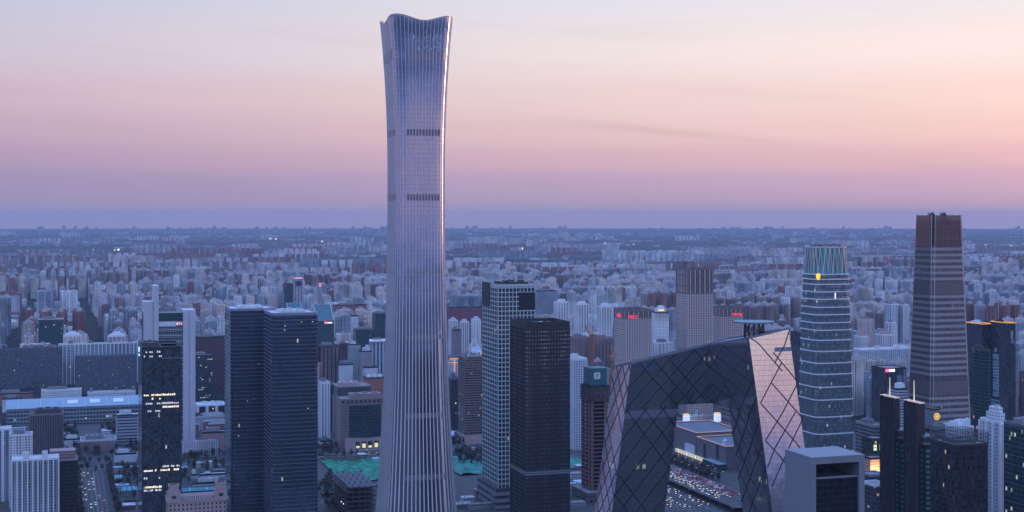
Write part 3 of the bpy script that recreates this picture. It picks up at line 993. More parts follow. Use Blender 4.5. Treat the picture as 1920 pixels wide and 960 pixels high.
for k in range(3):
    b = MB(); b.box(-wd / 2 - 6, wd / 2 + 3, -dp / 2 - 9, dp / 2 + 4, 1 + k * 7.5, 5 + k * 7.5, 0, 0); b.build('podium_band', grey_p, root)
    b = MB(); b.box(-wd / 2 - 5.5, wd / 2 + 2.5, -dp / 2 - 8.5, dp / 2 + 3.5, 5 + k * 7.5, 8.5 + k * 7.5); b.build('podium_glass', black_g, root)

# black pier-and-window tower in front of it
root, wd, dp, h = T('black_tower', 'matt black office tower with fine window grid and pale roof deck', 'tower', 957, 1068, 604, 1400,
                    facade('black_grid', (.012, .014, .018), (.20, .23, .28), 3.0, 4.1, .6, .6, gr=.12, gm=.6, var=.4, jit=.02, lit=.001), xc=986, band=dmetal, fh=4.1, bh=.5, bo=.16, z_from=5,
                    pier=dmetal, pn=(18, 14), pw=.9, po=.3, para=5.5, param=plain('black_top', (.016, .018, .022), .6), roof=roofw, plant=((.05, .05, .5, .45, 2.0),))
for z in (h * .30, h * .31):
    b = MB(); b.box(-wd / 2 - .35, wd / 2 + .35, -dp / 2 - .35, dp / 2 + .35, z, z + 1.5); b.build('refuge_band', grey_p, root)

# tapering ribbed tower
def ribbed_tower():
    D = 1530.0
    c, w0, d0 = solve(1700, 1746, 1821.5, D)
    hb = zat(790, D)
    ctop, w1, d1 = solve(1715, 1748, 1803.5, D + 8)
    ht = zat(403, D)
    cen = (c[0] + CS * w0 / 2 - SN * d0 / 2, c[1] + SN * w0 / 2 + CS * d0 / 2)
    KEEP.append((*uvof(*cen), w0 / 2 + 3, d0 / 2 + 3))
    root = thing('ribbed_tower', 'tall tapering bronze-grey skyscraper with horizontal bands and ribbed crown', 'skyscraper', (cen[0], cen[1], 0))
    sl = lambda z: 1 - (1 - .5 * (w1 / w0 + d1 / d0)) * ((z - hb) / (ht - hb)) ** 1.0
    def foot_at(z, out=0.0):
        s = sl(z); a, b_ = w0 * s / 2 + out, d0 * s / 2 + out
        nt = 3.0
        # notched corners
        return [(-a + nt, -b_), (a - nt, -b_), (a - nt, -b_ + 1.2), (a - 1.2, -b_ + 1.2), (a - 1.2, -b_ + nt), (a, -b_ + nt), (a, b_ - nt), (a - nt, b_ - nt) if False else (a - 1.2, b_ - nt), (a - 1.2, b_ - 1.2), (a - nt, b_ - 1.2),
                (a - nt, b_), (-a + nt, b_), (-a + nt, b_ - 1.2), (-a + 1.2, b_ - 1.2), (-a + 1.2, b_ - nt), (-a, b_ - nt), (-a, -b_ + nt), (-a + 1.2, -b_ + nt), (-a + 1.2, -b_ + 1.2), (-a + nt, -b_ + 1.2)]
    gl = facade('ribbed_glass', (.055, .055, .06), (.40, .40, .46), 1.5, 4.3, .82, .9, gr=.14, gm=.5, wm=.4, wr=.4, var=.3, jit=.02, lit=.004, litc=(1, .95, .85), lits=.4)
    b = MB(); b.prism(foot_at(0), 0, ht - 6, 0, 1, foot_at(ht - 6)); b.build('curtain_wall', [gl, roofd], root)
    bm_ = plain('bronze_band', (.50, .47, .50), .4, .25, grime=.1)
    z = 20.0
    zc = zat(462, D)
    gap = [(zat(552, D), zat(530, D)), (zat(742, D), zat(716, D))]
    while z < zc - 4:
        if not any(a < z < c_ for a, c_ in gap):
            b = MB(); b.prism(foot_at(z, .3), z, z + 3.1, 0, 0, foot_at(z + 3.1, .3), True); b.build('floor_band', bm_, root)
        z += 6.6
    pm_ = plain('plant_bronze', (.22, .20, .22), .5, .4)
    for a, c_ in gap:
        b = MB(); b.prism(foot_at(a, .34), a, c_, 0, 0, foot_at(c_, .34), True); b.build('plant_band', pm_, root)
    # ribs over the whole height, joined; the crown's own ribs stand further out
    rib = plain('rib_metal', (.09, .08, .085), .45, .4)
    b = MB(); bc = MB()
    for face in range(4):
        for k in range(27):
            t = -.5 + (k + .5) / 27
            def pt(z, o):
                s = sl(z); a, b_ = w0 * s / 2, d0 * s / 2
                if face == 0: return (t * 2 * (a - 3), -b_ - o, z)
                if face == 1: return (-a - o, t * 2 * (b_ - 3), z)
                if face == 2: return (t * 2 * (a - 3), b_ + o, z)
                return (a + o, t * 2 * (b_ - 3), z)
            nr = ((0, -1, 0), (-1, 0, 0), (0, 1, 0), (1, 0, 0))[face]
            b.bar(pt(5, .4), pt(zc, .4), .22, .35, nr)
    b.build('ribs', rib, root, stuff=True)
    red = plain('crown_rib', (.30, .17, .16), .5, .35)
    for face in range(4):
        for k in range(15):
            t = -.5 + (k + .5) / 15
            def pt(z, o):
                s = sl(z); a, b_ = w0 * s / 2, d0 * s / 2
                return ((t * 2 * (a - 3), -b_ - o, z), (-a - o, t * 2 * (b_ - 3), z), (t * 2 * (a - 3), b_ + o, z), (a + o, t * 2 * (b_ - 3), z))[face]
            nr = ((0, -1, 0), (-1, 0, 0), (0, 1, 0), (1, 0, 0))[face]
            b = MB(); b.bar(pt(zc, .5), pt(ht - (k % 2) * .7, .5), .75, .9, nr); b.build('crown_rib', red, root)
    b = MB(); b.prism(foot_at(zc, .12), zc, ht - 6.3, 0, 0, foot_at(ht - 6.3, .12), True); b.build('crown_core', plain('crown_dark', (.05, .035, .04), .6), root)
    for zc2 in (zat(448, D), zat(425, D)):
        b = MB(); b.prism(foot_at(zc2, .35), zc2, zc2 + .8, 0, 0, foot_at(zc2 + .8, .35), True); b.build('crown_band', red, root)
    for sx, sy in ((-1, -1), (1, -1), (1, 1), (-1, 1)):
        for o1, o2 in ((2.6, 0), (0, 2.6)):
            def pt(z):
                s = sl(z); return (sx * (w0 * s / 2 - o1 + .15), sy * (d0 * s / 2 - o2 + .15), z)
            b = MB(); b.bar(pt(3), pt(ht), .5, .5, (sx, sy, 0)); b.build('corner_line', steel, root)
    for x, y in ((-8, 2), (8, 3)):
        b = MB(); b.box(x - 3, x + 3, y - 2, y + 2, ht - 6, ht + 1.2); b.bar((x - 5, y, ht + 2), (x + 4, y + 1, ht + 2.6), .8, .8); b.cyl(x + 1, y, ht + 1.2, ht + 3, 1.0)
        b.build('cleaning_crane', dmetal, root)
ribbed_tower()

# rounded banded tower with glass lantern crown
def lantern_tower():
    D = 1550.0
    c, w0, d0 = solve(1500.5, 1531, 1605, D); d0 = 46.0
    cen = (c[0] + CS * w0 / 2 - SN * d0 / 2, c[1] + SN * w0 / 2 + CS * d0 / 2)
    KEEP.append((*uvof(*cen), w0 / 2 + 2, d0 / 2 + 2))
    root = thing('lantern_tower', 'banded glass skyscraper with rounded corners and teal lattice crown', 'skyscraper', (cen[0], cen[1], 0))
    zt, zc, hb = zat(464, D), zat(515, D), zat(800, D)
    def sl(z): return 1 - .14 * max(0, (z - hb)) / (zt - hb) * (1 if z < zc else 1.22)
    def ft(z, out=0.0, k=1.0): return rrect(w0 * sl(z) * k + 2 * out, d0 * sl(z) * k + 2 * out, 9.0 + out)
    gl = facade('lantern_glass', (.05, .065, .07), (.20, .27, .31), 1.5, 4.2, .88, .8, gr=.12, gm=.5, var=.4, jit=.025, lit=.02, litc=(1, .93, .8), lits=.3)
    b = MB()
    zs = [0, hb, (hb + zc) / 2, zc]
    for a, c_ in zip(zs[:-1], zs[1:]):
        b.prism(ft(a), a, c_, 0, 1, ft(c_), u0=0)
    b.build('curtain_wall', [gl, roofm], root)
    ys = [515, 524.5, 534, 548, 562, 577, 591, 606, 620, 639, 660, 682, 703, 727, 751, 783, 815, 850, 885]
    for y in ys:
        z = zat(y, D)
        if z < 3: continue
        b = MB(); b.prism(ft(z, .7), z - .6, z + .6, 0, 0, None, True); b.build('floor_band', white_p, root)
    # lantern
    lg = facade('lantern_teal', (.03, .14, .15), (.06, .32, .33), 2.2, 8.0, .93, .93, gr=.2, gm=.2, var=.4)
    b = MB(); b.prism(ft(zc, 0, .94), zc + .61, zt - 1.0, 0, 1, ft(zt, 0, .93)); b.build('lantern', [lg, roofd], root)
    pa, pb = ft(zc, .2, .95), ft(zt, .2, .94)
    def along(poly, t):
        L = [math.hypot(poly[(i + 1) % len(poly)][0] - poly[i][0], poly[(i + 1) % len(poly)][1] - poly[i][1]) for i in range(len(poly))]
        d_ = (t % 1.0) * sum(L)
        for i, l in enumerate(L):
            if d_ <= l:
                q = poly[(i + 1) % len(poly)]
                return (poly[i][0] + (q[0] - poly[i][0]) * d_ / l, poly[i][1] + (q[1] - poly[i][1]) * d_ / l)
            d_ -= l
        return poly[0]
    NW = 24
    for k in range(NW):
        a0, a1, a2 = along(pa, k / NW), along(pb, (k + .5) / NW), along(pa, (k + 1) / NW)
        for lo in (a0, a2):
            b = MB(); b.bar((lo[0], lo[1], zc + .6), (a1[0], a1[1], zt), .95, .7, (lo[0], lo[1], 0)); b.build('crown_strut', steel, root)
    b = MB(); rect_ring(b, ft(zt, .5, .94), ft(zt, -.8, .94), zt - 1, zt + .5); b.build('crown_rim', steel, root)
    for sx in (-1, 1):
        b = MB()
        n_ = 16
        for k in range(n_):
            a0, a1 = 2 * math.pi * k / n_, 2 * math.pi * (k + 1) / n_
            b.bar((sx * 10 + 8.5 * math.cos(a0), 6 * math.sin(a0), zt + 2.2), (sx * 10 + 8.5 * math.cos(a1), 6 * math.sin(a1), zt + 2.2), .8, .8)
        for k in range(4): b.box(sx * 10 + 8 * math.cos(k * 1.57) - .3, sx * 10 + 8 * math.cos(k * 1.57) + .3, 5.6 * math.sin(k * 1.57) - .3, 5.6 * math.sin(k * 1.57) + .3, zt - 1, zt + 2.2)
        b.build('roof_ring', dmetal, root)
    # round flame-coloured emblem at the rounded left corner
    z = zat(518.5, D); s = sl(z); ES = .72
    ex, ey = -w0 * s / 2 + 3.0, -d0 * s / 2 + 3.0
    nv = Vector((-1, -1, 0)).normalized(); tv = Vector((nv.y, -nv.x, 0))
    b = MB(); pts = []
    prof = [(0, -5.6), (1.4, -5.4), (1.8, -3.6), (3.2, -1.2), (3.3, 1.2), (2.5, 3.3), (1.2, 4.4), (0, 4.7), (-1.2, 4.4), (-2.5, 3.3), (-3.3, 1.2), (-3.2, -1.2), (-1.8, -3.6), (-1.4, -5.4)]
    base = Vector((ex, ey, z)) + nv * 1.7
    fr = [tuple(base + nv * .4 - tv * x * ES + Vector((0, 0, y * ES))) for x, y in prof]; bk = [tuple(base - tv * x * ES + Vector((0, 0, y * ES))) for x, y in prof]
    b.face(fr)
    for i in range(len(prof)):
        j = (i + 1) % len(prof); b.face([bk[i], bk[j], fr[j], fr[i]])
    b.build('emblem', plain('lit_amber', (1.0, .45, .02), emit=1.6, grime=0), root)
    b = MB(); b.box(-.4, .4, -d0 * sl(zat(555, D)) / 2 - .5, -d0 * sl(zat(555, D)) / 2 + .2, zat(561, D), zat(550, D)); b.build('lit_strip', lampw, root)
lantern_tower()

# grey portal-framed tower in the foreground
def portal():
    D = 900.0
    c, w0, d0 = solve(1472, 1521.5, 1621, D)
    cen = (c[0] + CS * w0 / 2 - SN * d0 / 2, c[1] + SN * w0 / 2 + CS * d0 / 2)
    KEEP.append((*uvof(*cen), w0 / 2 + 2, d0 / 2 + 2))
    root = thing('portal_tower', 'grey portal-framed tower with dark recessed glass front', 'tower', (cen[0], cen[1], 0))
    m_ = facade('portal_cladding', (.20, .215, .25), (.185, .20, .235), 1.2, 7.5, .93, .985, gr=.5, wr=.6, var=.06, grime=.12)
    h = zat(858, D)
    t = 3.4
    b = MB(); b.box(-w0 / 2, -w0 / 2 + t, -d0 / 2, d0 / 2, 0, h - 4.6); b.build('side_wall', m_, root)
    b = MB(); b.box(w0 / 2 - t - .6, w0 / 2, -d0 / 2, d0 / 2, 0, h - 4.6); b.build('side_wall', m_, root)
    b = MB(); b.box(-w0 / 2, w0 / 2, -d0 / 2, d0 / 2, h - 4.6, h, 0, 1); b.build('roof_slab', [m_, plain('portal_roof', (.19, .205, .245), .6, grime=.15)], root)
    gz = zat(894, D) - 2
    gm = facade('portal_glass', (.012, .014, .018), (.012, .015, .02), 2.3, 4.0, .9, .88, gr=.12, gm=.15, var=.5)
    b = MB(); b.box(-w0 / 2 + t + .01, w0 / 2 - t - .61, -d0 / 2 + 2.2, d0 / 2 - 1, 0, gz, 0, 1); b.build('glass_block', [gm, roofd], root)
    b = MB(); b.box(-w0 / 2 + t + .01, w0 / 2 - t - .61, -d0 / 2 + 1.6, -d0 / 2 + 2.6, gz - .2, gz + .9); b.build('terrace_rail', grey_p, root)
    b = MB(); b.box(-w0 / 2 + t + .01, w0 / 2 - t - .61, d0 / 2 - 4, d0 / 2 - 3, gz, h - 4.61); b.build('back_screen', plain('screen_dark', (.06, .065, .075), .6), root)
    for k in range(5):
        b = MB(); x = -w0 / 2 + t + 2 + k * 4.4
        b.bar((x, -d0 / 2 + 5, gz + 1.5), (x + 5, d0 / 2 - 6, gz + 4.5), .4, .4); b.box(x, x + .5, -d0 / 2 + 5, -d0 / 2 + 5.5, gz, gz + 1.5); b.build('pergola_beam', dmetal, root)
    b = MB(); b.bar((8, d0 / 2 - 2, h), (15, d0 / 2 - 5, h + 1.4), .25, .25); b.bar((9, d0 / 2 - 2, h), (9, d0 / 2 - 2, h + 1.8), .25, .25); b.build('roof_davit', steel, root)
portal()

# three stone towers with square windows (one tall between two lower)
win_s = facade('stone_windows', (.30, .265, .27), (.025, .028, .035), 3.3, 3.75, .58, .55, gr=.2, var=.5, lit=.008)
stone_b = plain('stone_pier', (.50, .41, .40), .75, grime=.12)
stone_d = plain('stone_crown', (.20, .15, .145), .75, grime=.12)
win_c = facade('crown_windows', (.05, .045, .05), (.02, .02, .026), 3.3, 3.9, .8, .8, gr=.2)
def stone_tower(label, xl, xc, xr, yt, D, crown, sign=None):
    root, wd, dp, h = T('stone_tower', label, 'tower', xl, xr, yt, D, glass_core, xc=xc, band=stone_b, fh=3.9, bh=1.7, bo=.5, z_from=3, z_to=zat(crown, D),
                        pier=stone_b, pn=(10, 9), pw=2.1, po=.55, para=1.2, param=stone_d, roof=roofd, joined=True, plant=((0, 0, .5, .5, 1.0),))
    zc = zat(crown, D)
    cm = stone_d
    for sx in (-1, 1):
        for k in range(6):
            x = -wd / 2 + wd * k / 5
            b = MB(); b.box(x - 1.2, x + 1.2, sx * dp / 2 - .8, sx * dp / 2 + .8, zc, h + .4); b.build('crown_pier', cm, root)
        for k in range(1, 5):
            y = -dp / 2 + dp * k / 5
            b = MB(); b.box(sx * wd / 2 - .8, sx * wd / 2 + .8, y - 1.2, y + 1.2, zc, h + .4); b.build('crown_pier', cm, root)
    for z in (zc, zc + (h - zc) * .3, zc + (h - zc) * .72):
        b = MB(); rect_ring(b, rrect(wd + 1.9, dp + 1.9), rrect(wd - 1, dp - 1), z, z + 1.6); b.build('crown_beam', cm, root)
    return root, wd, dp, h
root, wd, dp, h = stone_tower('tallest square-windowed stone tower with dark framed crown', 1269, 1290, 1335, 504, 2220, 551)
D2 = 2190
root, wd, dp, h = stone_tower('square-windowed stone tower with red letters PICC on its crown', 1152, 1174, 1220, 580, D2, 598)
text_mesh('PICC', 7.6, lampr, root, (-wd / 2 + 11.5, -dp / 2 - 1.3, zat(595, D2)), FRONT)
text_mesh('PICC', 7.6, lampr, root, (-wd / 2 - 1.3, 2.0, zat(594, D2)), LEFTF)
D3 = 2330
root, wd, dp, h = stone_tower('square-windowed stone tower with red letters YINTAI on its crown', 1330, 1352, 1391.5, 576, D3, 594)
text_mesh('YINTAI', 6.2, lampr, root, (wd / 2 - 10.0, -dp / 2 - 1.3, zat(590.5, D3)), FRONT)

# tower under construction with teal shroud, and its cranes
def construction_tower():
    D = 1600.0
    c, w0, d0 = solve(1088, 1106, 1144, D); d0 = 32
    cen = (c[0] + CS * w0 / 2 - SN * d0 / 2, c[1] + SN * w0 / 2 + CS * d0 / 2)
    KEEP.append((*uvof(*cen), w0 / 2 + 4, d0 / 2 + 4))
    root = thing('unfinished_tower', 'concrete tower under construction topped by a teal shroud', 'tower', (cen[0], cen[1], 0))
    h = zat(726, D)
    cm = plain('raw_concrete', (.25, .155, .155), .9, grime=.25)
    pl_ = rrect(w0, d0, 5.0)
    b = MB(); b.prism(pl_, 0, .55, 0, 0, None, True); slab = b.mesh('floor_slab', cm)
    n = int(h / 4.6)
    for k in range(1, n + 1):
        put('floor_slab', slab, root, (0, 0, k * 4.6))
    for k in range(16):
        x, y = pl_[int(k * len(pl_) / 16)]
        b = MB(); b.box(x * .95 - .6, x * .95 + .6, y * .95 - .6, y * .95 + .6, 0, h); b.build('column', cm, root)
    b = MB(); b.box(-w0 * .3, w0 * .3, -d0 * .3, d0 * .3, 0, h); b.build('core', plain('core_dark', (.03, .028, .032), .9), root)
    net = facade('debris_net', (.05, .035, .04), (.075, .055, .06), 3.0, 4.6, .9, .85, var=.4, wr=.9, gr=.9)
    b = MB(); rect_ring(b, rrect(w0 + 1.8, d0 + 1.8, 5.5), rrect(w0 + 1.5, d0 + 1.5, 5.4), h - 17, h + .5); b.build('debris_net', net, root)
    b = MB()
    for k in range(14):
        a = 2 * math.pi * k / 14
        x, y = w0 * .5 * math.cos(a), d0 * .5 * math.sin(a)
        b.bar((x, y, h - 2), (x * 1.05, y * 1.05, h + 3.5), .4, .4)
    b.build('scaffold_posts', dmetal, root)
    tl = plain('teal_sheet', (.02, .13, .16), .6, grime=.25)
    sw = w0 * .86
    zt = zat(692, D)
    b = MB(); b.box(-sw / 2 + 2, sw / 2 - .5, -d0 * .35, d0 * .42, h + 1, zt); b.build('shroud', tl, root)
    b = MB(); b.box(sw / 2 - .49, sw / 2 + 3.2, -d0 * .33, d0 * .4, h + 1, zt - .6); b.build('hoist_shaft', plain('tan_sheet', (.32, .27, .25), .7), root)
    # square emblem with a letter form cut into it
    zc = zat(706, D); e = plain('emblem_pale', (.55, .62, .62), .6, emit=.05)
    x0 = -sw / 2 + sw * .42; y = -d0 * .35
    b = MB(); b.box(x0 - 3.8, x0 + 3.8, y - .3, y - .02, zc - 3.8, zc + 3.8); sg = b.build('emblem_board', e, root)
    text_mesh('P', 7.2, tl, root, (x0 + .1, y - .36, zc - .5), FRONT)
    b = MB(); b.box(-w0 / 2 - 8, w0 / 2 + 12, -d0 / 2 - 12, d0 / 2 + 6, 0, 12, 0, 1); b.build('podium', [facade('site_podium', (.12, .12, .13), (.06, .065, .075), 3.2, 5, .7, .6), roofm], root)
construction_tower()
orange = plain('crane_orange', (.42, .17, .09), .6, grime=.15)
def crane(label, px, D, ztop, jib_az, jib=30.0, lift=.9):
    x, y = (px - 960) / F * D, D
    root = thing('tower_crane', label, 'crane', (x, y, 0), group='orange tower cranes')
    s = 1.5
    b = MB()
    for sx in (-1, 1):
        for sy in (-1, 1):
            b.bar((sx * s, sy * s, 0), (sx * s, sy * s, ztop), .5, .5)
    z = 0; k = 0
    while z < ztop - 4:
        for a, c_ in (((-s, -s), (s, -s)), ((s, -s), (s, s)), ((s, s), (-s, s)), ((-s, s), (-s, -s))):
            p, q = (a, c_) if k % 2 else (c_, a)
            b.bar((p[0], p[1], z), (q[0], q[1], z + 4), .3, .3)
        z += 4; k += 1
    b.build('mast', orange, root)
    ca, sa = math.cos(jib_az), math.sin(jib_az)
    b = MB(); b.box(-2, 2, -2, 2, ztop, ztop + 3.5); b.build('cab', orange, root)
    e = (ca * jib, sa * jib, ztop + 3 + jib * lift)
    b = MB(); b.bar((ca * 2, sa * 2, ztop + 2), e, 1.6, 1.6); b.build('jib', orange, root)
    b = MB(); b.bar((0, 0, ztop + 3), (-ca * 9, -sa * 9, ztop + 3), 1.8, 1.8); b.box(-ca * 9 - 2, -ca * 9 + 2, -sa * 9 - 2, -sa * 9 + 2, ztop - .5, ztop + 3); b.build('counter_jib', orange, root)
    b = MB(); b.bar((0, 0, ztop + 3), (-ca * 3, -sa * 3, ztop + 13), .6, .6); b.bar((-ca * 3, -sa * 3, ztop + 13), e, .25, .25); b.build('a_frame', orange, root)
crane('rusty orange tower crane standing tall behind the teal-shrouded tower', 1109, 1660, zat(632, 1660), 2.0, 10, 1.0)
crane('rusty orange tower crane beside the left leg of the loop building', 1147.5, 1645, zat(672, 1645), 1.2, 10, 1.2)
# ------------------------------------------------------------------ other buildings told apart in the photograph
apt_white = facade('flat_white', (.80, .80, .83), (.06, .075, .10), 3.2, 3.0, .55, .58, gr=.25, var=.5, lit=.006, patch=.42)
apt_blue = facade('flat_blue', (.36, .41, .49), (.05, .065, .09), 3.2, 3.0, .6, .6, gr=.25, var=.5, lit=.006, patch=.42)
slab_dark = facade('slab_dark', (.075, .09, .12), (.10, .13, .17), 3.3, 3.1, .5, .5, gr=.3, var=.9, lit=.012, litc=(1, .75, .45))
brickred = facade('flat_brick', (.32, .15, .15), (.05, .05, .06), 3.4, 3.0, .45, .5, gr=.3, var=.5, lit=.004, patch=.42)
brown_f = facade('flat_brown', (.30, .23, .23), (.04, .045, .055), 3.2, 3.0, .5, .55, gr=.3, var=.5, lit=.004, patch=.42)
beige_f = facade('flat_beige', (.74, .64, .60), (.06, .065, .08), 3.3, 3.0, .5, .55, gr=.3, var=.5, lit=.006, patch=.42)
lav_f = facade('flat_lavender', (.62, .58, .65), (.055, .06, .08), 3.3, 3.0, .55, .55, gr=.3, var=.5, lit=.006, patch=.42)
pinkw = facade('pink_office', (.36, .22, .23), (.07, .07, .085), 2.4, 3.2, .5, .5, gr=.3, var=.5)
white_slab = facade('white_slab', (.68, .70, .74), (.12, .15, .20), 2.6, 3.0, .5, .5, gr=.3, var=.4)
gold_g = facade('gold_glass', (.16, .13, .125), (.13, .12, .13), 2.2, 3.6, .9, .62, gr=.12, gm=.7, var=.5, jit=.10, lit=.03, litc=(1, .72, .4), lits=.5)
def BX(name, label, cat, xl, xr, yt, D, core, d=22, **k):
    return T(name, label, cat, xl, xr, yt, D, core, d=d, **k)

# --- left foreground and middle
BX('apartment_block', 'pale striped apartment block with white vertical piers at the street corner', 'apartment block', 22, 110, 862, 1455, apt_blue, d=24, pier=white_p, pn=(9, 4), pw=1.3, po=.6, roof=roofw,
   plant=((-.2, 0, .12, .5, 6), (.2, 0, .12, .5, 6)), para=1.2)
BX('apartment_block', 'grey apartment block beside the brown ribbed office block', 'apartment block', 18, 60, 815, 1560, apt_white, d=20, pier=white_p, pn=(5, 3), pw=.8, po=.4, joined=True)
BX('apartment_block', 'tall grey apartment block with ribbed white shaft at the photo edge', 'apartment block', -40, 20, 805, 1590, apt_blue, d=20, pier=white_p, pn=(4, 3), pw=3, po=.6, roof=roofw)
BX('ribbed_office', 'brown office block with close vertical ribs and black roof', 'office block', 55, 118, 777, 1720, black_g, d=30, pier=plain('brown_rib', (.22, .17, .18), .6), pn=(20, 10), pw=.75, po=.6, roof=roofd,
   plant=((.05, 0, .75, .6, 6),), plantm=roofd, para=1.0)
root, wd, dp, h = BX('dark_office', 'dark ribbed low office block with pale parapet beside the striped apartments', 'office block', 86, 145, 862, 1500, dark_office, d=26, pier=dmetal, pn=(12, 6), pw=.5, po=.4, para=1.2, param=pink_s)
b = MB(); b.box(-wd / 2 + 4, wd / 2 - 2, -dp / 2 + 4, dp / 2 - 2, h, h + 8); b.build('upper_storey', pinkw, root)
BX('curved_office', 'light grey office block with ribbon windows and sloping roof', 'office block', 217, 262, 778, 1980, facade('ribbon', (.40, .43, .50), (.06, .08, .11), 30, 4.4, .93, .42, gr=.2), d=26, roof=roofw)
# long railway-like hall with blue-grey roof
def hall(label, xl, xr, y0, D, depth, h, wallm, roof_c, rise=5.0, name='long_hall', cat='hall'):
    cen, wd, dp = foot(xl, corner_for(xl, D, depth), xr, D, depth)
    root = thing(name, label, cat, (cen[0], cen[1], 0))
    b = MB(); b.box(-wd / 2, wd / 2, -dp / 2, dp / 2, 0, h); b.build('wall', wallm, root)
    b = MB()
    o = 1.2
    A = [(-wd / 2 - o, -dp / 2 - o, h + .05), (wd / 2 + o, -dp / 2 - o, h + .05), (wd / 2 + o, 0, h + rise), (-wd / 2 - o, 0, h + rise)]
    Bq = [(-wd / 2 - o, 0, h + rise), (wd / 2 + o, 0, h + rise), (wd / 2 + o, dp / 2 + o, h + .05), (-wd / 2 - o, dp / 2 + o, h + .05)]
    b.face(A); b.face(Bq)
    b.face([A[0], A[3], Bq[3]]); b.face([A[1], Bq[2], A[2]])
    r_ = b.build('roof', roof_c, root)
    n_ = max(3, int(wd / 30))
    for k in range(n_):
        x = -wd / 2 + wd * (k + .5) / n_
        b = MB(); b.bar((x, -dp / 2 - o, h + .3), (x, 0, h + rise + .3), .7, .4); b.build('roof_rib', roofw, r_)
    return root, wd, dp
blue_roof = plain('blue_roof', (.24, .33, .40), .55, grime=.18, nscale=.06)
teal_roof = plain('teal_roof', (.03, .22, .27), .6, grime=.15)
hall_w = facade('hall_wall', (.20, .24, .28), (.04, .055, .07), 5, 6, .8, .5, gr=.2, lit=.05, litc=(.8, 1, .85), lits=.7)
root, wd, dp = hall('long low station hall with wide blue-grey roof', 12, 262, 790, 2180, 85, 26, hall_w, blue_roof, 10)
for fx in (-.05, .12, .3):
    b = MB(); b.bar((fx * wd, -dp * .25, 26 + 5.6), (fx * wd + 16, -dp * .25, 26 + 5.6), 15, .5, (0, -.25, 1)); b.build('skylight', plain('skylight', (.7, .7, .75), .4), root)
BX('white_row', 'long white low block with two rows of windows behind the station hall', 'row building', 77, 153, 731, 2420, white_slab, d=14, param=white_p, joined=True, band=white_p, fh=7, bh=1)
BX('white_row', 'long white low block with corner turrets behind the station hall', 'row building', 164, 254, 735, 2440, white_slab, d=14, param=white_p, plant=((-.42, 0, .06, .9, 6), (.1, 0, .05, .9, 6), (.46, 0, .06, .9, 7)))
BX('brick_row', 'dull red brick low block behind the station hall', 'row building', -10, 62, 738, 2400, brickred, d=20)
BX('white_row', 'white stepped low block beside the dull red brick row', 'row building', 4, 44, 747, 2330, white_slab, d=16)
# apartment slabs behind the hall
BX('apartment_slab', 'wide dark blue apartment slab behind the white row', 'apartment block', -30, 117, 655, 2640, slab_dark, d=16, band=plain('slab_line', (.10, .12, .15), .7), fh=9.3, bh=.5, joined=True, plant=((-.3, 0, .05, .6, 5), (.1, 0, .05, .6, 5), (.4, 0, .05, .6, 5)))
BX('apartment_slab', 'wide dark blue apartment slab above the turreted white row', 'apartment block', 140, 256, 668, 2560, slab_dark, d=16, plant=((-.3, 0, .05, .6, 4), (.2, 0, .05, .6, 4)), band=MATS['slab_line'], fh=9.3, bh=.5, joined=True)
BX('apartment_slab', 'long pale apartment slab with vertical stripes rising behind the dark slabs', 'apartment block', 110, 258, 645, 2720, apt_blue, d=16, pier=white_p, pn=(20, 3), pw=1.6, po=.8, joined=True, plant=((-.35, 0, .06, .6, 6), (-.1, 0, .05, .6, 6), (.15, 0, .05, .6, 6), (.4, 0, .05, .6, 6)))
BX('teal_office', 'square teal glass office block among brown apartment towers', 'office block', 72, 119, 598, 3050, teal_g, d=26, param=steel)
for k, (xl, yt, D) in enumerate(((119, 623, 2840), (202, 624, 2840))):
    BX('crowned_tower', 'brown apartment tower with stepped white crown above the pale slab', 'apartment tower', xl, xl + 33, yt + 6, D, beige_f, d=24, pier=white_p, pn=(4, 3), pw=1.2, po=.6, roof=roofw, joined=True,
       plant=((0, 0, .8, .7, 4), (0, 0, .45, .4, 8)), plantm=white_p, group='brown towers with stepped white crowns')
BX('dark_slab', 'dull maroon apartment slab behind the television tower', 'apartment block', 362, 422, 632, 2600, facade('maroon', (.10, .055, .07), (.04, .04, .05), 3, 3, .5, .5), d=20)
root, wd, dp, h = BX('dark_office', 'dark office block with lit floors behind the television tower', 'office block', 362, 398, 666, 2480, facade('lit_dark', (.03, .04, .05), (.05, .07, .09), 3.2, 3.6, .75, .55, lit=.12, litc=(.85, .95, .8), lits=.4), d=24)
BX('white_fin_office', 'low office block with two white stair fins and domed roof units', 'office block', 366, 424, 760, 2330, dark_office, d=44, pier=white_p, pn=(3, 2), pw=5, po=1.2, roof=roofw, plant=((-.2, .2, .18, .14, 3), (.1, .2, .18, .14, 3), (.3, .1, .2, .14, 3)), plantm=white_p)
BX('pink_office', 'dusty pink office block with small square windows', 'office block', 377, 432, 810, 1925, pinkw, d=22)
BX('low_shed', 'white flat-roofed low block behind the pink twin-towered building', 'shed', 374, 432, 889, 1740, white_slab, d=14, roof=roofw, plant=((-.25, 0, .2, .5, 2),))
BX('low_shed', 'small white cubic block behind the pink twin-towered building', 'shed', 357, 373, 889, 1738, white_slab, d=12, roof=roofw)
BX('low_shed', 'long white arcade block behind the pink twin-towered building', 'shed', 360, 436, 905, 1690, white_slab, d=10, roof=roofw)
hall('long teal-roofed shed behind the pink twin-towered building', 338, 436, 0, 1615, 14, 8, plain('shed_wall', (.10, .16, .19), .7), teal_roof, 2.5, 'long_shed', 'shed')
hall('bright teal-roofed shed beside the street', 228, 256, 0, 1625, 22, 7, plain('shed_wall2', (.2, .25, .28), .7), teal_roof, 2.5, 'long_shed', 'shed')
hall('small steep teal roof shed by the parked cars', 214, 229, 0, 1700, 26, 6, MATS['shed_wall2'], teal_roof, 3, 'long_shed', 'shed')
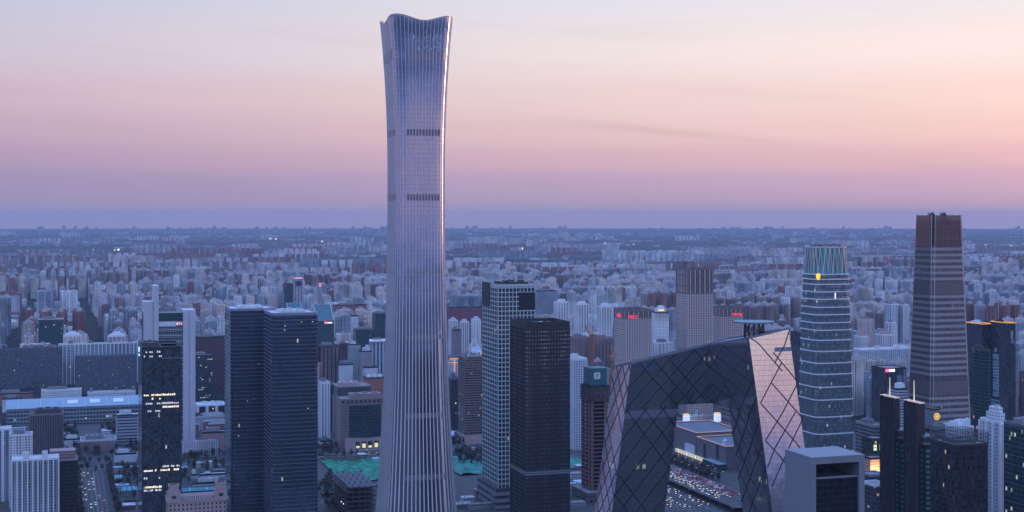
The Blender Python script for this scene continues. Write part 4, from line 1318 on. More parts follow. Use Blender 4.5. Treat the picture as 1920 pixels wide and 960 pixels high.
BX('low_shed', 'white flat-roofed shed by the street in front of the teal shed', 'shed', 232, 256, 938, 1590, white_slab, d=10, roof=roofw, plant=())
BX('brick_block', 'low dark brown brick building with pale roof edge', 'low building', 150, 218, 826, 1930, brown_f, d=40, param=pale, roof=roofm)
BX('low_shed', 'low pale arcade building behind the street trees', 'shed', 214, 256, 850, 1850, white_slab, d=12, roof=roofw)
BX('low_shed', 'white rooftop shed before the low brown brick building', 'shed', 118, 160, 823, 1960, white_slab, d=10, roof=roofw)
hall('low blue-roofed pavilion in the park before the station hall', 160, 212, 0, 2010, 30, 6, hall_w, blue_roof, 3, 'pavilion', 'pavilion')

# pink twin-towered building
def chateau():
    D = 1420.0
    cen, wd, dp = foot(300, 312, 428, D, 40)
    root = thing('pink_palace', 'pink stone building with two square corner towers', 'building', (cen[0], cen[1], 0))
    pm_ = plain('palace_pink', (.42, .30, .29), .8, grime=.15)
    h = zat(938, D)
    b = MB(); b.box(-wd / 2 + 2, wd / 2 - 2, -dp / 2, dp / 2, 0, h - 3, 0, 1); b.build('wall', [facade('palace_wall', (.42, .30, .29), (.05, .05, .06), 4.2, 4.2, .4, .55), roofm], root)
    b = MB(); b.box(-wd / 2 + 1.4, wd / 2 - 1.4, -dp / 2 - .6, dp / 2 + .6, h - 3, h - 1.6); b.build('cornice', pm_, root)
    n_ = 18
    for k in range(n_):
        x = -wd / 2 + 15 + (wd - 30) * k / (n_ - 1)
        b = MB(); b.box(x - .25, x + .25, -dp / 2 + .4, -dp / 2 + 1, h - 1.6, h + 2.2); b.build('railing_bar', dmetal, root)
    b = MB(); b.box(-wd / 2 + 14, wd / 2 - 14, -dp / 2 + .3, -dp / 2 + 1.1, h + 2.21, h + 2.8); b.build('railing_top', pm_, root)
    for sx in (-1, 1):
        cx_ = sx * (wd / 2 - 7.5)
        t = MB()
        for w_, z0, z1 in ((15, h - 3, h - .5), (12.4, h - .5, h + 6.4), (13.6, h + 6.4, h + 7.4), (10.6, h + 7.4, h + 9), (9.4, h + 9, h + 14), (11, h + 14, h + 15.2)):
            t.box(cx_ - w_ / 2, cx_ + w_ / 2, -dp / 2 - .8, -dp / 2 - .8 + w_, z0, z1)
        tw = t.build('corner_tower', pm_, root)
        for z0 in (h + 1, h + 9.8):
            b = MB(); b.box(cx_ - 2.2, cx_ + 2.2, -dp / 2 - 1.0 + (.5 if z0 < h + 8 else 1.0) - .4, -dp / 2 - .3 + .2, z0, z0 + 3.2); b.build('window', black_g, tw)
        b = MB(); b.box(cx_ - 3.8, cx_ + 3.8, -dp / 2 + .6, -dp / 2 + 8.2, h + 15.21, h + 15.4); b.build('tower_roof', roofd, tw)
chateau()

# --- centre, between the twin towers and the tall skyscraper
BX('stair_tower', 'narrow white apartment tower with dark balcony slot', 'apartment tower', 598, 618, 716, 2050, facade('slot_white', (.55, .58, .63), (.05, .06, .08), 4.6, 3.4, .38, .7, var=.5), d=20, pier=white_p, pn=(3, 2), pw=1.6, po=.7)
BX('glass_office', 'slim blue glass office behind the narrow white apartment tower', 'office block', 614, 628, 722, 2120, teal_g, d=20)
BX('white_office', 'small white office block with square windows by the boulevard', 'office block', 598, 623, 826, 1955, white_slab, d=14)
root, wd, dp, h = BX('arcade_office', 'brown stone office block with dark curved glass front and lit entrance', 'office block', 631, 722, 748, 1935, facade('arc_stone', (.22, .17, .175), (.05, .055, .065), 3.6, 3.9, .55, .5), d=34, band=brown_s, fh=3.9, bh=1.2, bo=.3, z_from=18, roof=roofm, param=brown_s, joined=True,
                     plant=((.1, .1, .7, .6, 6),), plantm=brown_s)
nb = 12
b = MB(); pts = []
for k in range(nb + 1):
    t = -1 + 2 * k / nb
    pts.append((t * wd * .36 + wd * .04, -dp / 2 - .6 - 3.2 * (1 - t * t)))
poly = pts + [(pts[-1][0], -dp / 2 + 1), (pts[0][0], -dp / 2 + 1)]
b.prism(poly, 20, h - 10, 0, 0, None, True); b.build('bay_glass', facade('bay_glass', (.04, .05, .06), (.05, .085, .11), 1.8, 3.9, .92, .8, gr=.1, gm=.5, var=.5, jit=.04), root)
for k in range(10):
    b = MB(); x = -wd / 2 + wd * (k + .5) / 10; b.box(x - 1.7, x + 1.7, -dp / 2 - .45, -dp / 2 - .1, h - 6.2, h - 3); b.build('attic_window', black_g, root)
b = MB(); b.box(-wd * .42, wd * .46, -dp / 2 - 2.2, -dp / 2 + 1, 0, 19.5); b.build('entrance_block', pink_s, root)
for k in range(4):
    x = -wd * .18 + k * wd * .14
    b = MB(); b.box(x, x + wd * .1, -dp / 2 - 2.4, -dp / 2 - 2, 4, 14); b.build('portal_glass', black_g, root)
    b = MB(); b.box(x + .8, x + wd * .1 - .8, -dp / 2 - 2.55, -dp / 2 - 2.41, 5, 8 + (k % 2) * 3); b.build('lit_window', plain('lit_yellow', (.9, .8, .35), emit=.7, grime=0), root)
root, wd, dp, h = BX('colonnade_office', 'pale ribbed office block with dark glazed top behind the brown stone office', 'office block', 624, 694, 724, 2080, facade('colon', (.32, .30, .32), (.04, .045, .055), 5.2, 7.5, .55, .82), d=40, roof=roofm,
   pier=pink_s, pn=(9, 6), pw=1.2, po=.7, joined=True, plant=((-.1, 0, .6, .5, 5),), plantm=pink_s)
b = MB(); b.box(-wd / 2 - .8, wd / 2 + .8, -dp / 2 - .8, dp / 2 + .8, h - 17, h - 2); b.build('glazed_top', facade('ribtop', (.12, .13, .15), (.04, .05, .06), 3, 20, .7, .98, gr=.15), root)
BX('brick_office', 'salmon brick low office with three white roof tanks', 'office block', 681, 722, 708, 2420, facade('salmon', (.40, .17, .14), (.10, .06, .06), 3, 3.5, .4, .5), d=24, plant=((-.3, 0, .2, .4, 4), (0, 0, .2, .4, 4), (.3, 0, .2, .4, 4)), plantm=white_p)
BX('white_office', 'white apartment block with grey mansard cap', 'apartment block', 632, 662, 683, 2450, white_slab, d=18, plant=((0, 0, .96, .9, 6),), plantm=plain('mansard', (.15, .18, .23), .6))
BX('dark_slab', 'pair of dark brown apartment slabs beside the sloped teal glass tower', 'apartment block', 596, 636, 648, 2450, brown_f, d=22, pier=dmetal, pn=(5, 3), pw=2, po=1, joined=True)
BX('dark_slab', 'dull maroon apartment slab under the lit street market', 'apartment block', 636, 652, 644, 2560, MATS['maroon'], d=18)
BX('cream_office', 'pale green-grey small office block', 'office block', 652, 676, 645, 2640, facade('palegreen', (.38, .44, .42), (.10, .14, .14), 3, 3.2, .5, .5), d=18, roof=roofw)
BX('stepped_apartment', 'grey lavender apartment tower with stepped roof', 'apartment tower', 672, 697, 658, 2560, lav_f, d=22, plant=((.1, 0, .6, .6, 6), (.2, 0, .3, .4, 10)), plantm=pale)
BX('low_office', 'pale low office wing before the grey lavender apartment tower', 'office block', 680, 708, 688, 2480, white_slab, d=16)
root, wd, dp, h = BX('prow_office', 'white prow-roofed office tower with blue glass stripes', 'office tower', 692, 730, 640, 2620, facade('prow', (.42, .45, .50), (.05, .09, .13), 7, 3.6, .5, .9), d=30, param=white_p)
b = MB(); b.prism([(-wd / 2 - 6, -dp / 2 - 3), (wd / 2 + 4, -dp / 2 - 3), (wd / 2 + 4, dp / 2), (-wd / 2, dp / 2)], h - 1, h + 1.5, 0, 0, None, True); b.build('roof_canopy', white_p, root)
BX('green_office', 'dark teal glass block with tree-like dark front', 'office block', 662, 706, 618, 2860, teal_g, d=30)
BX('green_office', 'taller dark teal glass block behind the prow-roofed office', 'office block', 698, 726, 588, 2960, teal_g, d=30)
BX('white_row', 'wide white institute block with regular small windows', 'office block', 636, 672, 592, 3250, white_slab, d=20)
BX('brick_slab', 'wide maroon brick apartment slab behind the white institute', 'apartment block', 624, 688, 572, 3600, brickred, d=24)
# teal glass tower with a sloped roof panel, and its smaller companion
def slope_tower(label, xl, xr, ytop, yeave, D, sign):
    cen, wd, dp = foot(xl, corner_for(xl, D, 40), xr, D, 40)
    root = thing('sloped_tower', label, 'tower', (cen[0], cen[1], 0))
    hl, ht = zat(yeave, D), zat(ytop, D + 40)
    tg = facade('slope_glass', (.10, .16, .18), (.05, .13, .15), 2.0, 3.9, .9, .85, gr=.12, gm=.5, jit=.02)
    b = MB()
    x0, x1, y0, y1 = -wd / 2, wd / 2, -dp / 2, dp / 2
    b.face([(x0, y0, 0), (x1, y0, 0), (x1, y0, hl), (x0, y0, hl)], [(0, 0), (wd, 0), (wd, hl), (0, hl)])
    b.face([(x1, y0, 0), (x1, y1, 0), (x1, y1, ht), (x1, y0, hl)], [(0, 0), (dp, 0), (dp, ht), (0, hl)])
    b.face([(x1, y1, 0), (x0, y1, 0), (x0, y1, ht), (x1, y1, ht)], [(0, 0), (wd, 0), (wd, ht), (0, ht)])
    b.face([(x0, y1, 0), (x0, y0, 0), (x0, y0, hl), (x0, y1, ht)], [(0, 0), (dp, 0), (dp, hl), (0, ht)])
    b.build('curtain_wall', tg, root)
    b = MB(); b.face([(x0, y0, hl), (x1, y0, hl), (x1, y1, ht), (x0, y1, ht)]); b.build('sloped_roof', plain('slope_panel', (.06, .14, .16), .3, .4), root)
    for p, q in (((x0, y0, hl), (x0, y1, ht)), ((x1, y0, hl), (x1, y1, ht)), ((x0, y1, ht), (x1, y1, ht)), ((x0, y0, hl), (x1, y0, hl))):
        b = MB(); b.bar(p, q, .9, .9); b.build('roof_frame', steel, root)
    if sign:
        b = MB(); n_ = 14
        cx_, cz = wd * .02, hl - 4.5
        pts = [(cx_ + 2.6 * math.cos(2 * math.pi * k / n_), y0 - .4, cz + 2.6 * math.sin(2 * math.pi * k / n_)) for k in range(n_)]
        b.face(pts); b.face([(p[0], y0 - .1, p[2]) for p in reversed(pts)])
        for k in range(n_):
            p, q = pts[k], pts[(k + 1) % n_]
            b.face([(p[0], y0 - .1, p[2]), (q[0], y0 - .1, q[2]), q, p])
        b.build('round_sign', lampp, root)
        for k in range(4):
            b = MB(); x = cx_ + 3.4 + k * 2.4; b.box(x, x + 1.9, y0 - .4, y0 - .1, cz - 1.5, cz + 1.1); b.build('sign_letter', lampw, root)
slope_tower('teal glass tower with sloped roof panel and round pink sign', 587, 626, 571, 601, 2650, True)
slope_tower('teal glass tower with sloped roof panel peeping over the twin dark towers', 537, 570, 568, 605, 2700, False)
BX('teal_slab', 'narrow green-teal glass slab tower among pale apartment towers', 'tower', 530, 550, 532, 3700, teal_g, d=30)
root, wd, dp, h = BX('framed_office', 'pale framed office tower with dark screen and pink rooftop sign', 'office tower', 548, 569, 522, 4100, facade('framed', (.42, .38, .42), (.12, .15, .22), 9, 4, .6, .8), d=30, para=1, param=white_p)
b = MB(); b.box(-wd * .26, wd * .26, -dp / 2 - .8, -dp / 2 - .2, h - 22, h - 8); b.build('dark_screen', plain('screen_navy', (.01, .03, .08), .3), root)
b = MB(); b.box(-wd * .4, wd * .3, -dp / 2 - .8, -dp / 2 + .4, h - .5, h + 2.6); b.build('roof_sign', plain('lit_soft_pink', (1.0, .35, .5), emit=.8, grime=0), root)
root, wd, dp, h = BX('grey_office', 'grey office slab with small upright red sign', 'office tower', 594, 604, 528, 4300, lav_f, d=20)
b = MB(); b.box(-2, 2, -dp / 2 - .6, -dp / 2 - .1, h - 16, h - 4); b.build('red_sign', plain('lit_soft_red', (1, .25, .3), emit=1, grime=0), root)

# --- between the tall skyscraper and the loop
root, wd, dp, h = BX('domed_tower', 'bronze glass office tower with glass dome and pyramid frame on top', 'office tower', 859, 912, 668, 2000, gold_g, d=36, band=plain('bronze_line', (.20, .155, .15), .6), fh=3.6, bh=1.3, bo=.3, z_from=14, param=brown_s)
b = MB(); nr_, ns_ = 6, 16
for j in range(nr_):
    for k in range(ns_):
        p = lambda j_, k_: (6 + 9 * math.cos(math.pi / 2 * j_ / nr_) * math.cos(2 * math.pi * k_ / ns_), 9 * math.cos(math.pi / 2 * j_ / nr_) * math.sin(2 * math.pi * k_ / ns_), h + 1 + 11 * math.sin(math.pi / 2 * j_ / nr_))
        b.face([p(j, k), p(j, k + 1), p(j + 1, k + 1), p(j + 1, k)])
b.build('glass_dome', plain('dome_glass', (.35, .40, .50), .12, .85), root, smooth=True)
b = MB()
apex = (2, 0, h + 23)
for c_ in ((-9, -11, h), (15, -11, h), (15, 11, h), (-9, 11, h)):
    b.bar(c_, apex, .7, .7)
for p, q in (((-9, -11, h), (15, -11, h)), ((-9, 11, h), (15, 11, h)), ((-9, -11, h), (-9, 11, h))): b.bar(p, q, .7, .7)
b.build('pyramid_frame', white_p, root)
b = MB(); b.box(-wd / 2 - 1, wd / 2 + 1, -dp / 2 - 1.5, dp / 2 + 1, 0, 13.5); b.build('stone_base', pink_s, root)
root, wd, dp, h = BX('domed_annex', 'low dark annex with small mirrored dome beside the bronze tower', 'annex', 838, 862, 820, 2010, dark_office, d=24)
b = MB()
for j in range(nr_):
    for k in range(ns_):
        p = lambda j_, k_: (7 * math.cos(math.pi / 2 * j_ / nr_) * math.cos(2 * math.pi * k_ / ns_), 7 * math.cos(math.pi / 2 * j_ / nr_) * math.sin(2 * math.pi * k_ / ns_), h - .5 + 8 * math.sin(math.pi / 2 * j_ / nr_))
        b.face([p(j, k), p(j, k + 1), p(j + 1, k + 1), p(j + 1, k)])
b.build('mirror_dome', MATS['dome_glass'], root, smooth=True)
root, wd, dp, h = BX('lit_roof_block', 'grey office block outlined by amber roof lights', 'office block', 836, 862, 672, 2300, lav_f, d=24)
b = MB(); b.box(-wd / 2 - .5, wd / 2 + .5, -dp / 2 - .6, -dp / 2 + .3, h - 2, h + .2); b.build('roof_light', lampo, root)
b = MB(); b.box(-wd / 2 - .4, wd / 2 + .4, -dp / 2 - .6, -dp / 2 + .3, h - 8, h - 7); b.build('roof_light', lampo, root)
b = MB(); b.box(-wd * .08, wd * .02, -dp / 2 - .6, -dp / 2 + .3, h - 22, h - 2.01); b.build('roof_light', lampo, root)
BX('slate_block', 'slate grey block with hipped roof below the amber-lit roof', 'office block', 838, 860, 712, 2140, dark_office, d=24, plant=((0, 0, .9, .8, 5), (0, 0, .5, .4, 10)), plantm=plain('slate', (.12, .14, .19), .6))
BX('grey_dotted_block', 'grey office tower with dotted square windows', 'office tower', 846, 864, 618, 2560, facade('dotted', (.24, .235, .28), (.03, .035, .05), 3.4, 3.6, .5, .5), d=20)
BX('brick_slab', 'long plum brick apartment row behind the pyramid-topped tower', 'apartment block', 838, 908, 576, 3700, facade('plum', (.22, .08, .12), (.07, .04, .06), 4, 3, .5, .55), d=20, plant=((-.3, 0, .05, .6, 4), (.1, 0, .05, .6, 4), (.35, 0, .05, .6, 4)))
for k, (xl, yt, m_, lab) in enumerate(((841, 600, apt_white, 'white apartment tower before the plum brick row, next to the flaring skyscraper'), (862, 603, lav_f, 'lavender apartment tower before the plum brick row'), (884, 598, apt_white, 'white apartment tower before the plum brick row, next to the grid tower'))):
    BX('apartment_tower', lab, 'apartment tower', xl, xl + 17, yt, 2950 + 40 * k, m_, d=20, pier=white_p, pn=(3, 2), pw=1.8, po=.9, joined=True, plant=((0, 0, .6, .6, 5),), plantm=pale)
BX('white_office_tower', 'white gridded office tower beside the construction tower', 'office tower', 1060, 1101, 672, 1950, facade('whitegrid', (.50, .55, .66), (.10, .12, .18), 2.6, 3.4, .58, .55, gr=.2, lit=.01), d=34, roof=roofw, param=white_p, pier=white_p, pn=(8, 8), pw=.8, po=.4, joined=True)
for k, (xl, xr, yt) in enumerate(((1068, 1104, 632), (1104, 1153, 634))):
    BX('brown_apartment', ('brown apartment block behind the crane mast', 'brown apartment block with lighter bays right of the crane mast')[k], 'apartment block', xl, xr, yt, 2420, brown_f, d=24, pier=plain('brown_bay', (.27, .20, .20), .8), pn=(6, 3), pw=1.8, po=.9, joined=True)
for k, xl in enumerate((1039, 1077, 1120)):
    BX('white_apartment', 'pale blue-white apartment tower with stepped top behind the black tower', 'apartment tower', xl, xl + 27, 566 + k * 4, 3300 - k * 90, apt_white, d=24, pier=white_p, pn=(4, 3), pw=2, po=1.2, joined=True, plant=((0, 0, .6, .6, 6),), plantm=white_p, group='pale stepped apartment towers')
BX('blue_slab', 'dusky blue apartment slab between grid tower and pale towers', 'apartment block', 1002, 1044, 545, 4000, apt_blue, d=24)
root, wd, dp, h = BX('lit_top_tower', 'apartment tower with warm light glowing from its stepped top', 'apartment tower', 1222, 1254, 585, 2900, apt_white, d=28, plant=((0, 0, .7, .6, 8), (0, 0, .4, .4, 13)), plantm=white_p)
b = MB(); b.box(-wd * .3, wd * .15, -dp * .33, -dp * .3, h + 2, h + 4.5); b.build('lit_window', lampy, root)
BX('white_apartment', 'white apartment slab with dark stair glass below the PICC tower', 'apartment block', 1224, 1262, 642, 2350, apt_white, d=20, pier=white_p, pn=(4, 2), pw=2.4, po=1, joined=True)

# --- right of the loop
root, wd, dp, h = BX('sign_tower', 'black tower with red letters and glowing orange banner', 'tower', 1482, 1560, 624, 1720, black_g, d=30)
text_mesh('SM', 8.0, lampr, root, (-wd / 2 + 13.5, -dp / 2 - .5, zat(634, 1720)), FRONT)
b = MB(); b.box(-wd / 2 + 13.2, -wd / 2 + 16, -dp / 2 - .6, -dp / 2 - .1, zat(631, 1720), zat(624, 1720)); b.build('amber_sign', plain('lit_amber2', (1, .6, .02), emit=1.6, grime=0), root)
b = MB(); b.box(-wd / 2 + 4, -wd / 2 + 18, -dp / 2 - 3, -dp / 2 - .2, zat(654, 1720), zat(644, 1720)); b.build('banner', plain('lit_coral', (1.0, .22, .14), emit=.95, grime=0), root)
b = MB(); b.box(-wd / 2 + 3.6, -wd / 2 + 18.4, -dp / 2 - 3.1, -dp / 2 - .3, zat(643.8, 1720), zat(642.5, 1720)); b.build('banner_frame', pink_s, root)
BX('white_hotel', 'wide pale gridded apartment slab behind the banded skyscraper', 'apartment block', 1600, 1708, 655, 2500, facade('palegrid', (.42, .46, .54), (.13, .16, .21), 3.4, 3.2, .62, .6, gr=.2), d=26, roof=roofw, param=white_p, pier=white_p, pn=(24, 6), pw=.7, po=.4, joined=True, plant=((-.1, 0, .06, .5, 5), (.3, 0, .08, .5, 5)))
for k, (xl, xr, yt, D) in enumerate(((1601, 1628, 630, 2750), (1641, 1674, 627, 2760))):
    BX('pink_roof_tower', 'apartment tower with dusty pink stepped top above the pale slab', 'apartment tower', xl, xr, yt, D, lav_f, d=26, pier=white_p, pn=(6, 4), pw=1.2, po=.8, joined=True, plant=((0, 0, .7, .6, 6), (0, 0, .4, .4, 10)), plantm=pink_s, group='pink-topped apartment towers')
BX('beige_twin', 'beige twin-bayed apartment tower behind the pink-topped towers', 'apartment tower', 1608, 1638, 598, 3000, beige_f, d=26, pier=plain('beige_bay', (.46, .38, .36), .8), pn=(5, 3), pw=2, po=1, joined=True, plant=((0, 0, .5, .5, 5),))
for k, xl in enumerate((1660, 1682)):
    BX('striped_tower', 'blue and white striped apartment tower left of the ribbed skyscraper', 'apartment tower', xl, xl + 22, 570 + k, 3400, apt_blue, d=26, pier=white_p, pn=(4, 3), pw=2, po=.9, joined=True, group='blue and white striped towers')
BX('lavender_tower', 'lavender apartment tower with white edges left of the ribbed skyscraper', 'apartment tower', 1661, 1680, 604, 3050, lav_f, d=22, pier=white_p, pn=(3, 2), pw=2, po=.8, joined=True)
root, wd, dp, h = BX('sign_office', 'black portal office block with pink and white rooftop sign', 'office block', 1634, 1700, 690, 1960, black_g, d=36, param=dmetal, plant=())
b = MB(); b.box(-wd / 2 - .3, -wd / 2 + 5.2, -dp / 2 - .6, -dp / 2 - .1, h - 5.8, h - 1.4); b.build('pink_sign', lampp, root)
for k in range(3):
    b = MB(); b.box(-wd / 2 + 5.6 + k * 3.2, -wd / 2 + 8.3 + k * 3.2, -dp / 2 - .6, -dp / 2 - .1, h - 5.6, h - 1.8); b.build('sign_letter', lampw, root)
b = MB(); b.box(wd * .02, wd * .28, -dp / 2 - .5, -dp / 2 - .1, h - 24, h - 11); b.build('pale_panel', plain('panel_blue', (.17, .20, .27), .4, .2), root)
b = MB(); b.box(wd * .34, wd / 2 - .6, -dp / 2 - .5, -dp / 2 - .1, h - 34, h - 3); b.build('pale_panel', MATS['panel_blue'], root)
BX('terraced_block', 'pale terraced block with rounded balconies', 'apartment block', 1664, 1702, 728, 1780, facade('terrace', (.45, .46, .50), (.10, .12, .15), 40, 3.6, .96, .45), d=22, roof=roofw, plant=((.2, 0, .4, .6, 6),), plantm=white_p)
BX('grey_office', 'grey flat-roofed office block with rows of green-lit windows', 'office block', 1604, 1662, 797, 1610, facade('greyrib', (.19, .20, .23), (.05, .055, .07), 40, 4.2, .97, .42), d=40, roof=roofm, param=pink_s)
root, wd, dp, h = BX('lit_annex', 'low annex with yellow-green lit square windows', 'annex', 1616, 1664, 822, 1500, dark_office, d=20, plant=())
for i in range(3):
    for j in range(2):
        for s_ in range(2):
            b = MB(); x = -wd / 2 + 2.0 + i * 7.4 + s_ * 2.0
            b.box(x, x + 1.7, -dp / 2 - .3, -dp / 2 - .05, zat(845, 1500) + j * 3.4, zat(845, 1500) + 2.8 + j * 3.4); b.build('lit_window', plain('lit_lime' if (i + j) % 2 else 'lit_lemon', (.78, .95, .4) if (i + j) % 2 else (.95, .9, .45), emit=.75, grime=0), root)
root, wd, dp, h = BX('amber_block', 'low block washed by amber floodlight with round windows', 'low building', 1616, 1660, 858, 1420, facade('amber_wall', (.62, .40, .28), (.05, .045, .05), 2.3, 2.7, .5, .48, var=.3), d=16, plant=())
lg = bpy.data.lights.new('amber_floodlight', 'AREA'); lg.energy = 9000; lg.color = (1, .55, .25); lg.size = 14
lo = bpy.data.objects.new('amber_floodlight', lg); col.objects.link(lo); lo.parent = root; lo.location = (-4, -dp / 2 - 7, zat(888, 1420)); lo.rotation_euler = (math.radians(115), 0, 0)
BX('low_office', 'low grey office with white cornice below the amber-lit block', 'office block', 1610, 1662, 890, 1380, dark_office, d=20, roof=roofm, param=grey_p, plant=())
BX('low_office', 'dark low office with pale canopy edge in front of the amber-lit block', 'office block', 1616, 1664, 908, 1330, facade('dimlit', (.05, .055, .07), (.06, .065, .08), 3.4, 4.2, .8, .6, lit=.12, litc=(1, .7, .35), lits=.5), d=20, param=white_p, plant=())

# pair of dark towers with lit rooftop needles
def needle_tower(label, xl, xr, yt, D, ymast, teal_x, teal_y):
    root, wd, dp, h = T('needle_tower', label, 'tower', xl, xr, yt, D, black_g, d=20, para=1.0, param=dmetal, pier=plain('needle_rib', (.085, .075, .085), .4, .4), pn=(7, 6), pw=.5, po=.45, plant=(), roof=roofd, r=4.0, group='dark towers with lit needles')
    b = MB(); rect_ring(b, rrect(wd + 1.6, dp + 1.6, 4.6), rrect(wd - .6, dp - .6, 3.6), h - .4, h + .7); b.build('lit_rim', plain('lit_cream', (1.0, .72, .55), emit=.18, grime=0), root)
    b = MB(); b.cyl(0, 0, h - 1, zat(ymast, D), .55, .25, 8); b.build('lit_mast', plain('lit_mast', (1.0, .80, .55), emit=.5, grime=0), root)
    # stepped shoulder and teal glazed bay
    s0 = wd * .52
    b = MB(); b.box(wd * .3, wd * .3 + s0 + 8, -dp / 2 - 3.0, dp / 2, 0, h - 28, 0, 1); b.build('shoulder', [black_g, roofd], root)
    for k in range(3):
        b = MB(); b.box(wd * .3 - .4, wd * .3 + s0 + 8.4, -dp / 2 - 3.4, dp / 2 + .4, h - 28 - 6 * k, h - 26.9 - 6 * k); b.build('shoulder_band', grey_p, root)
    zt = zat(teal_y, D)
    b = MB(); b.prism(rrect(wd * 1.0, 7, 2.5, 4, wd * .36, -dp / 2 - 4.5), 0, zt, 0, 1); b.build('teal_bay', [plain('bay_dark', (.012, .03, .036), .3), roofd], root)
    band = plain('teal_band', (.10, .32, .36), .35, .3)
    z = zt - 3.0
    while z > 8:
        b = MB(); b.prism(rrect(wd * .74, 7.2, 2.5, 4, wd * .36, -dp / 2 - 4.8), z - 2.1, z, 0, 0, None, True); b.build('teal_band', band, root); z -= 4.3
needle_tower('dark ribbed tower with lit needle, the taller of two', 1654, 1683, 746, 1180, 710, 1666, 824)
needle_tower('dark ribbed tower with lit needle, the lower of two', 1699, 1729, 756, 1150, 716, 1711, 834)
root, wd, dp, h = BX('emblem_block', 'dark stepped block with round golden emblem on its roof house', 'office block', 1712, 1772, 796, 1230, dark_office, d=30, band=grey_p, fh=5, bh=1.2, plant=())
b = MB(); b.box(-wd * .1, wd * .36, -dp * .3, dp * .3, h - 1.4, h + 12); b.build('roof_house', grey_p, root)
b = MB(); b.box(-wd * .14, wd * .40, -dp * .34, dp * .34, h + 12, h + 13); b.build('roof_house_cap', dmetal, root)
b = MB(); cz, r0 = h + 6, 2.7
n_ = 20
for k in range(n_):
    a0, a1 = 2 * math.pi * k / n_, 2 * math.pi * (k + 1) / n_
    b.bar((wd * .15 + r0 * math.cos(a0), -dp * .3 - .3, cz + r0 * math.sin(a0)), (wd * .15 + r0 * math.cos(a1), -dp * .3 - .3, cz + r0 * math.sin(a1)), .9, .4, (0, -1, 0))
for k in range(6):
    a0 = math.pi * k / 3
    b.bar((wd * .15, -dp * .3 - .35, cz), (wd * .15 + r0 * math.cos(a0), -dp * .3 - .35, cz + r0 * math.sin(a0)), .8, .4, (0, -1, 0))
b.build('round_emblem', plain('lit_gold', (1.0, .62, .12), emit=.55, grime=0), root)
# dark glass tower with open glazed screen at the roof
root, wd, dp, h = BX('screen_tower', 'black glass tower with open ribbed glass screen round its roof', 'tower', 1742, 1856, 834, 1080, facade('screen_blk', (.012, .014, .018), (.055, .065, .085), 2.2, 3.8, .86, .8, gr=.1, gm=.4, var=.8, jit=.02, lit=.012, litc=(1, .85, .7), lits=.5), d=34, r=3,
   band=plain('black_line2', (.03, .033, .04), .5, .3), fh=3.8, bh=.35, bo=.12, pier=dmetal, pn=(16, 8), pw=.35, po=.3, para=1, plant=((0, 0, .6, .5, 3),), plantm=roofd)
n_ = 40
pl_ = rrect(wd + .4, dp + .4, 3)
me_ = MB(); me_.box(-.18, .18, -.18, .18, 0, 9); me_ = me_.mesh('screen_post', plain('post_grey', (.12, .125, .15), .4, .5))
L = [math.hypot(pl_[(i + 1) % len(pl_)][0] - pl_[i][0], pl_[(i + 1) % len(pl_)][1] - pl_[i][1]) for i in range(len(pl_))]
for k in range(56):
    d_ = sum(L) * k / 56
    for i, l in enumerate(L):
        if d_ <= l:
            q = pl_[(i + 1) % len(pl_)]; put('screen_post', me_, root, (pl_[i][0] + (q[0] - pl_[i][0]) * d_ / l, pl_[i][1] + (q[1] - pl_[i][1]) * d_ / l, h - 1)); break
        d_ -= l
for z in (h + 1.5, h + 4.5, h + 7.8):
    b = MB(); rect_ring(b, rrect(wd + .7, dp + .7, 3.2), rrect(wd + .2, dp + .2, 3), z, z + .35); b.build('screen_rail', MATS['post_grey'], root)
BX('white_terrace', 'white stepped apartment roof between emblem block and white tower', 'apartment block', 1770, 1826, 800, 1330, facade('whiteterr', (.50, .50, .55), (.09, .10, .13), 3.5, 3.6, .5, .55), d=26, roof=roofw, param=white_p, plant=((-.25, 0, .3, .6, 4), (.2, .1, .25, .5, 5), (.35, -.2, .15, .3, 7)), plantm=white_p)
root, wd, dp, h = BX('white_slot_tower', 'lavender white tower with a vertical row of small balconies', 'apartment tower', 1838, 1890, 790, 1300, facade('slotw', (.50, .49, .56), (.06, .06, .09), 9.5, 3.5, .16, .45), d=30, roof=roofw, param=white_p, pier=white_p, pn=(3, 3), pw=2.4, po=1.4,
   plant=((.2, 0, .6, .7, 8), (.25, 0, .5, .5, 13)), plantm=white_slab)
z = h - 12
while z > 10:
    b = MB(); b.box(-wd * .04, wd * .06, -dp / 2 - 1.0, -dp / 2 - .1, z, z + 1.2); b.build('balcony', roofw, root); z -= 4.2
root, wd, dp, h = BX('sign_glass_tower', 'dark green glass tower with white lit roof lettering', 'tower', 1882, 1985, 798, 1230, facade('signglass', (.03, .05, .055), (.04, .075, .08), 2.4, 4.2, .9, .78, gr=.12, gm=.4, jit=.03, lit=.05, litc=(.8, .95, .8), lits=.4), d=30, band=plain('green_line', (.13, .17, .2), .4, .3), fh=8.4, bh=.5, bo=.2)
text_mesh('DME', 5.2, lampg, root, (-wd / 2 + 5.4, -dp / 2 - .5, h - 4.2), FRONT)
text_mesh('音乐人', 4.6, lampg, root, (-wd / 2 + 15.2, -dp / 2 - .5, h - 5.0), FRONT)
b = MB(); b.bar((-wd / 2 + 9, -dp / 2 + 8, h), (-wd / 2 + 14, -dp / 2 + 8, h + 4.2), .6, .6); b.bar((-wd / 2 + 14, -dp / 2 + 8, h + 4.2), (-wd / 2 + 30, -dp / 2 + 8, h + 4.2), .6, .6); b.build('roof_light', lampy, root)
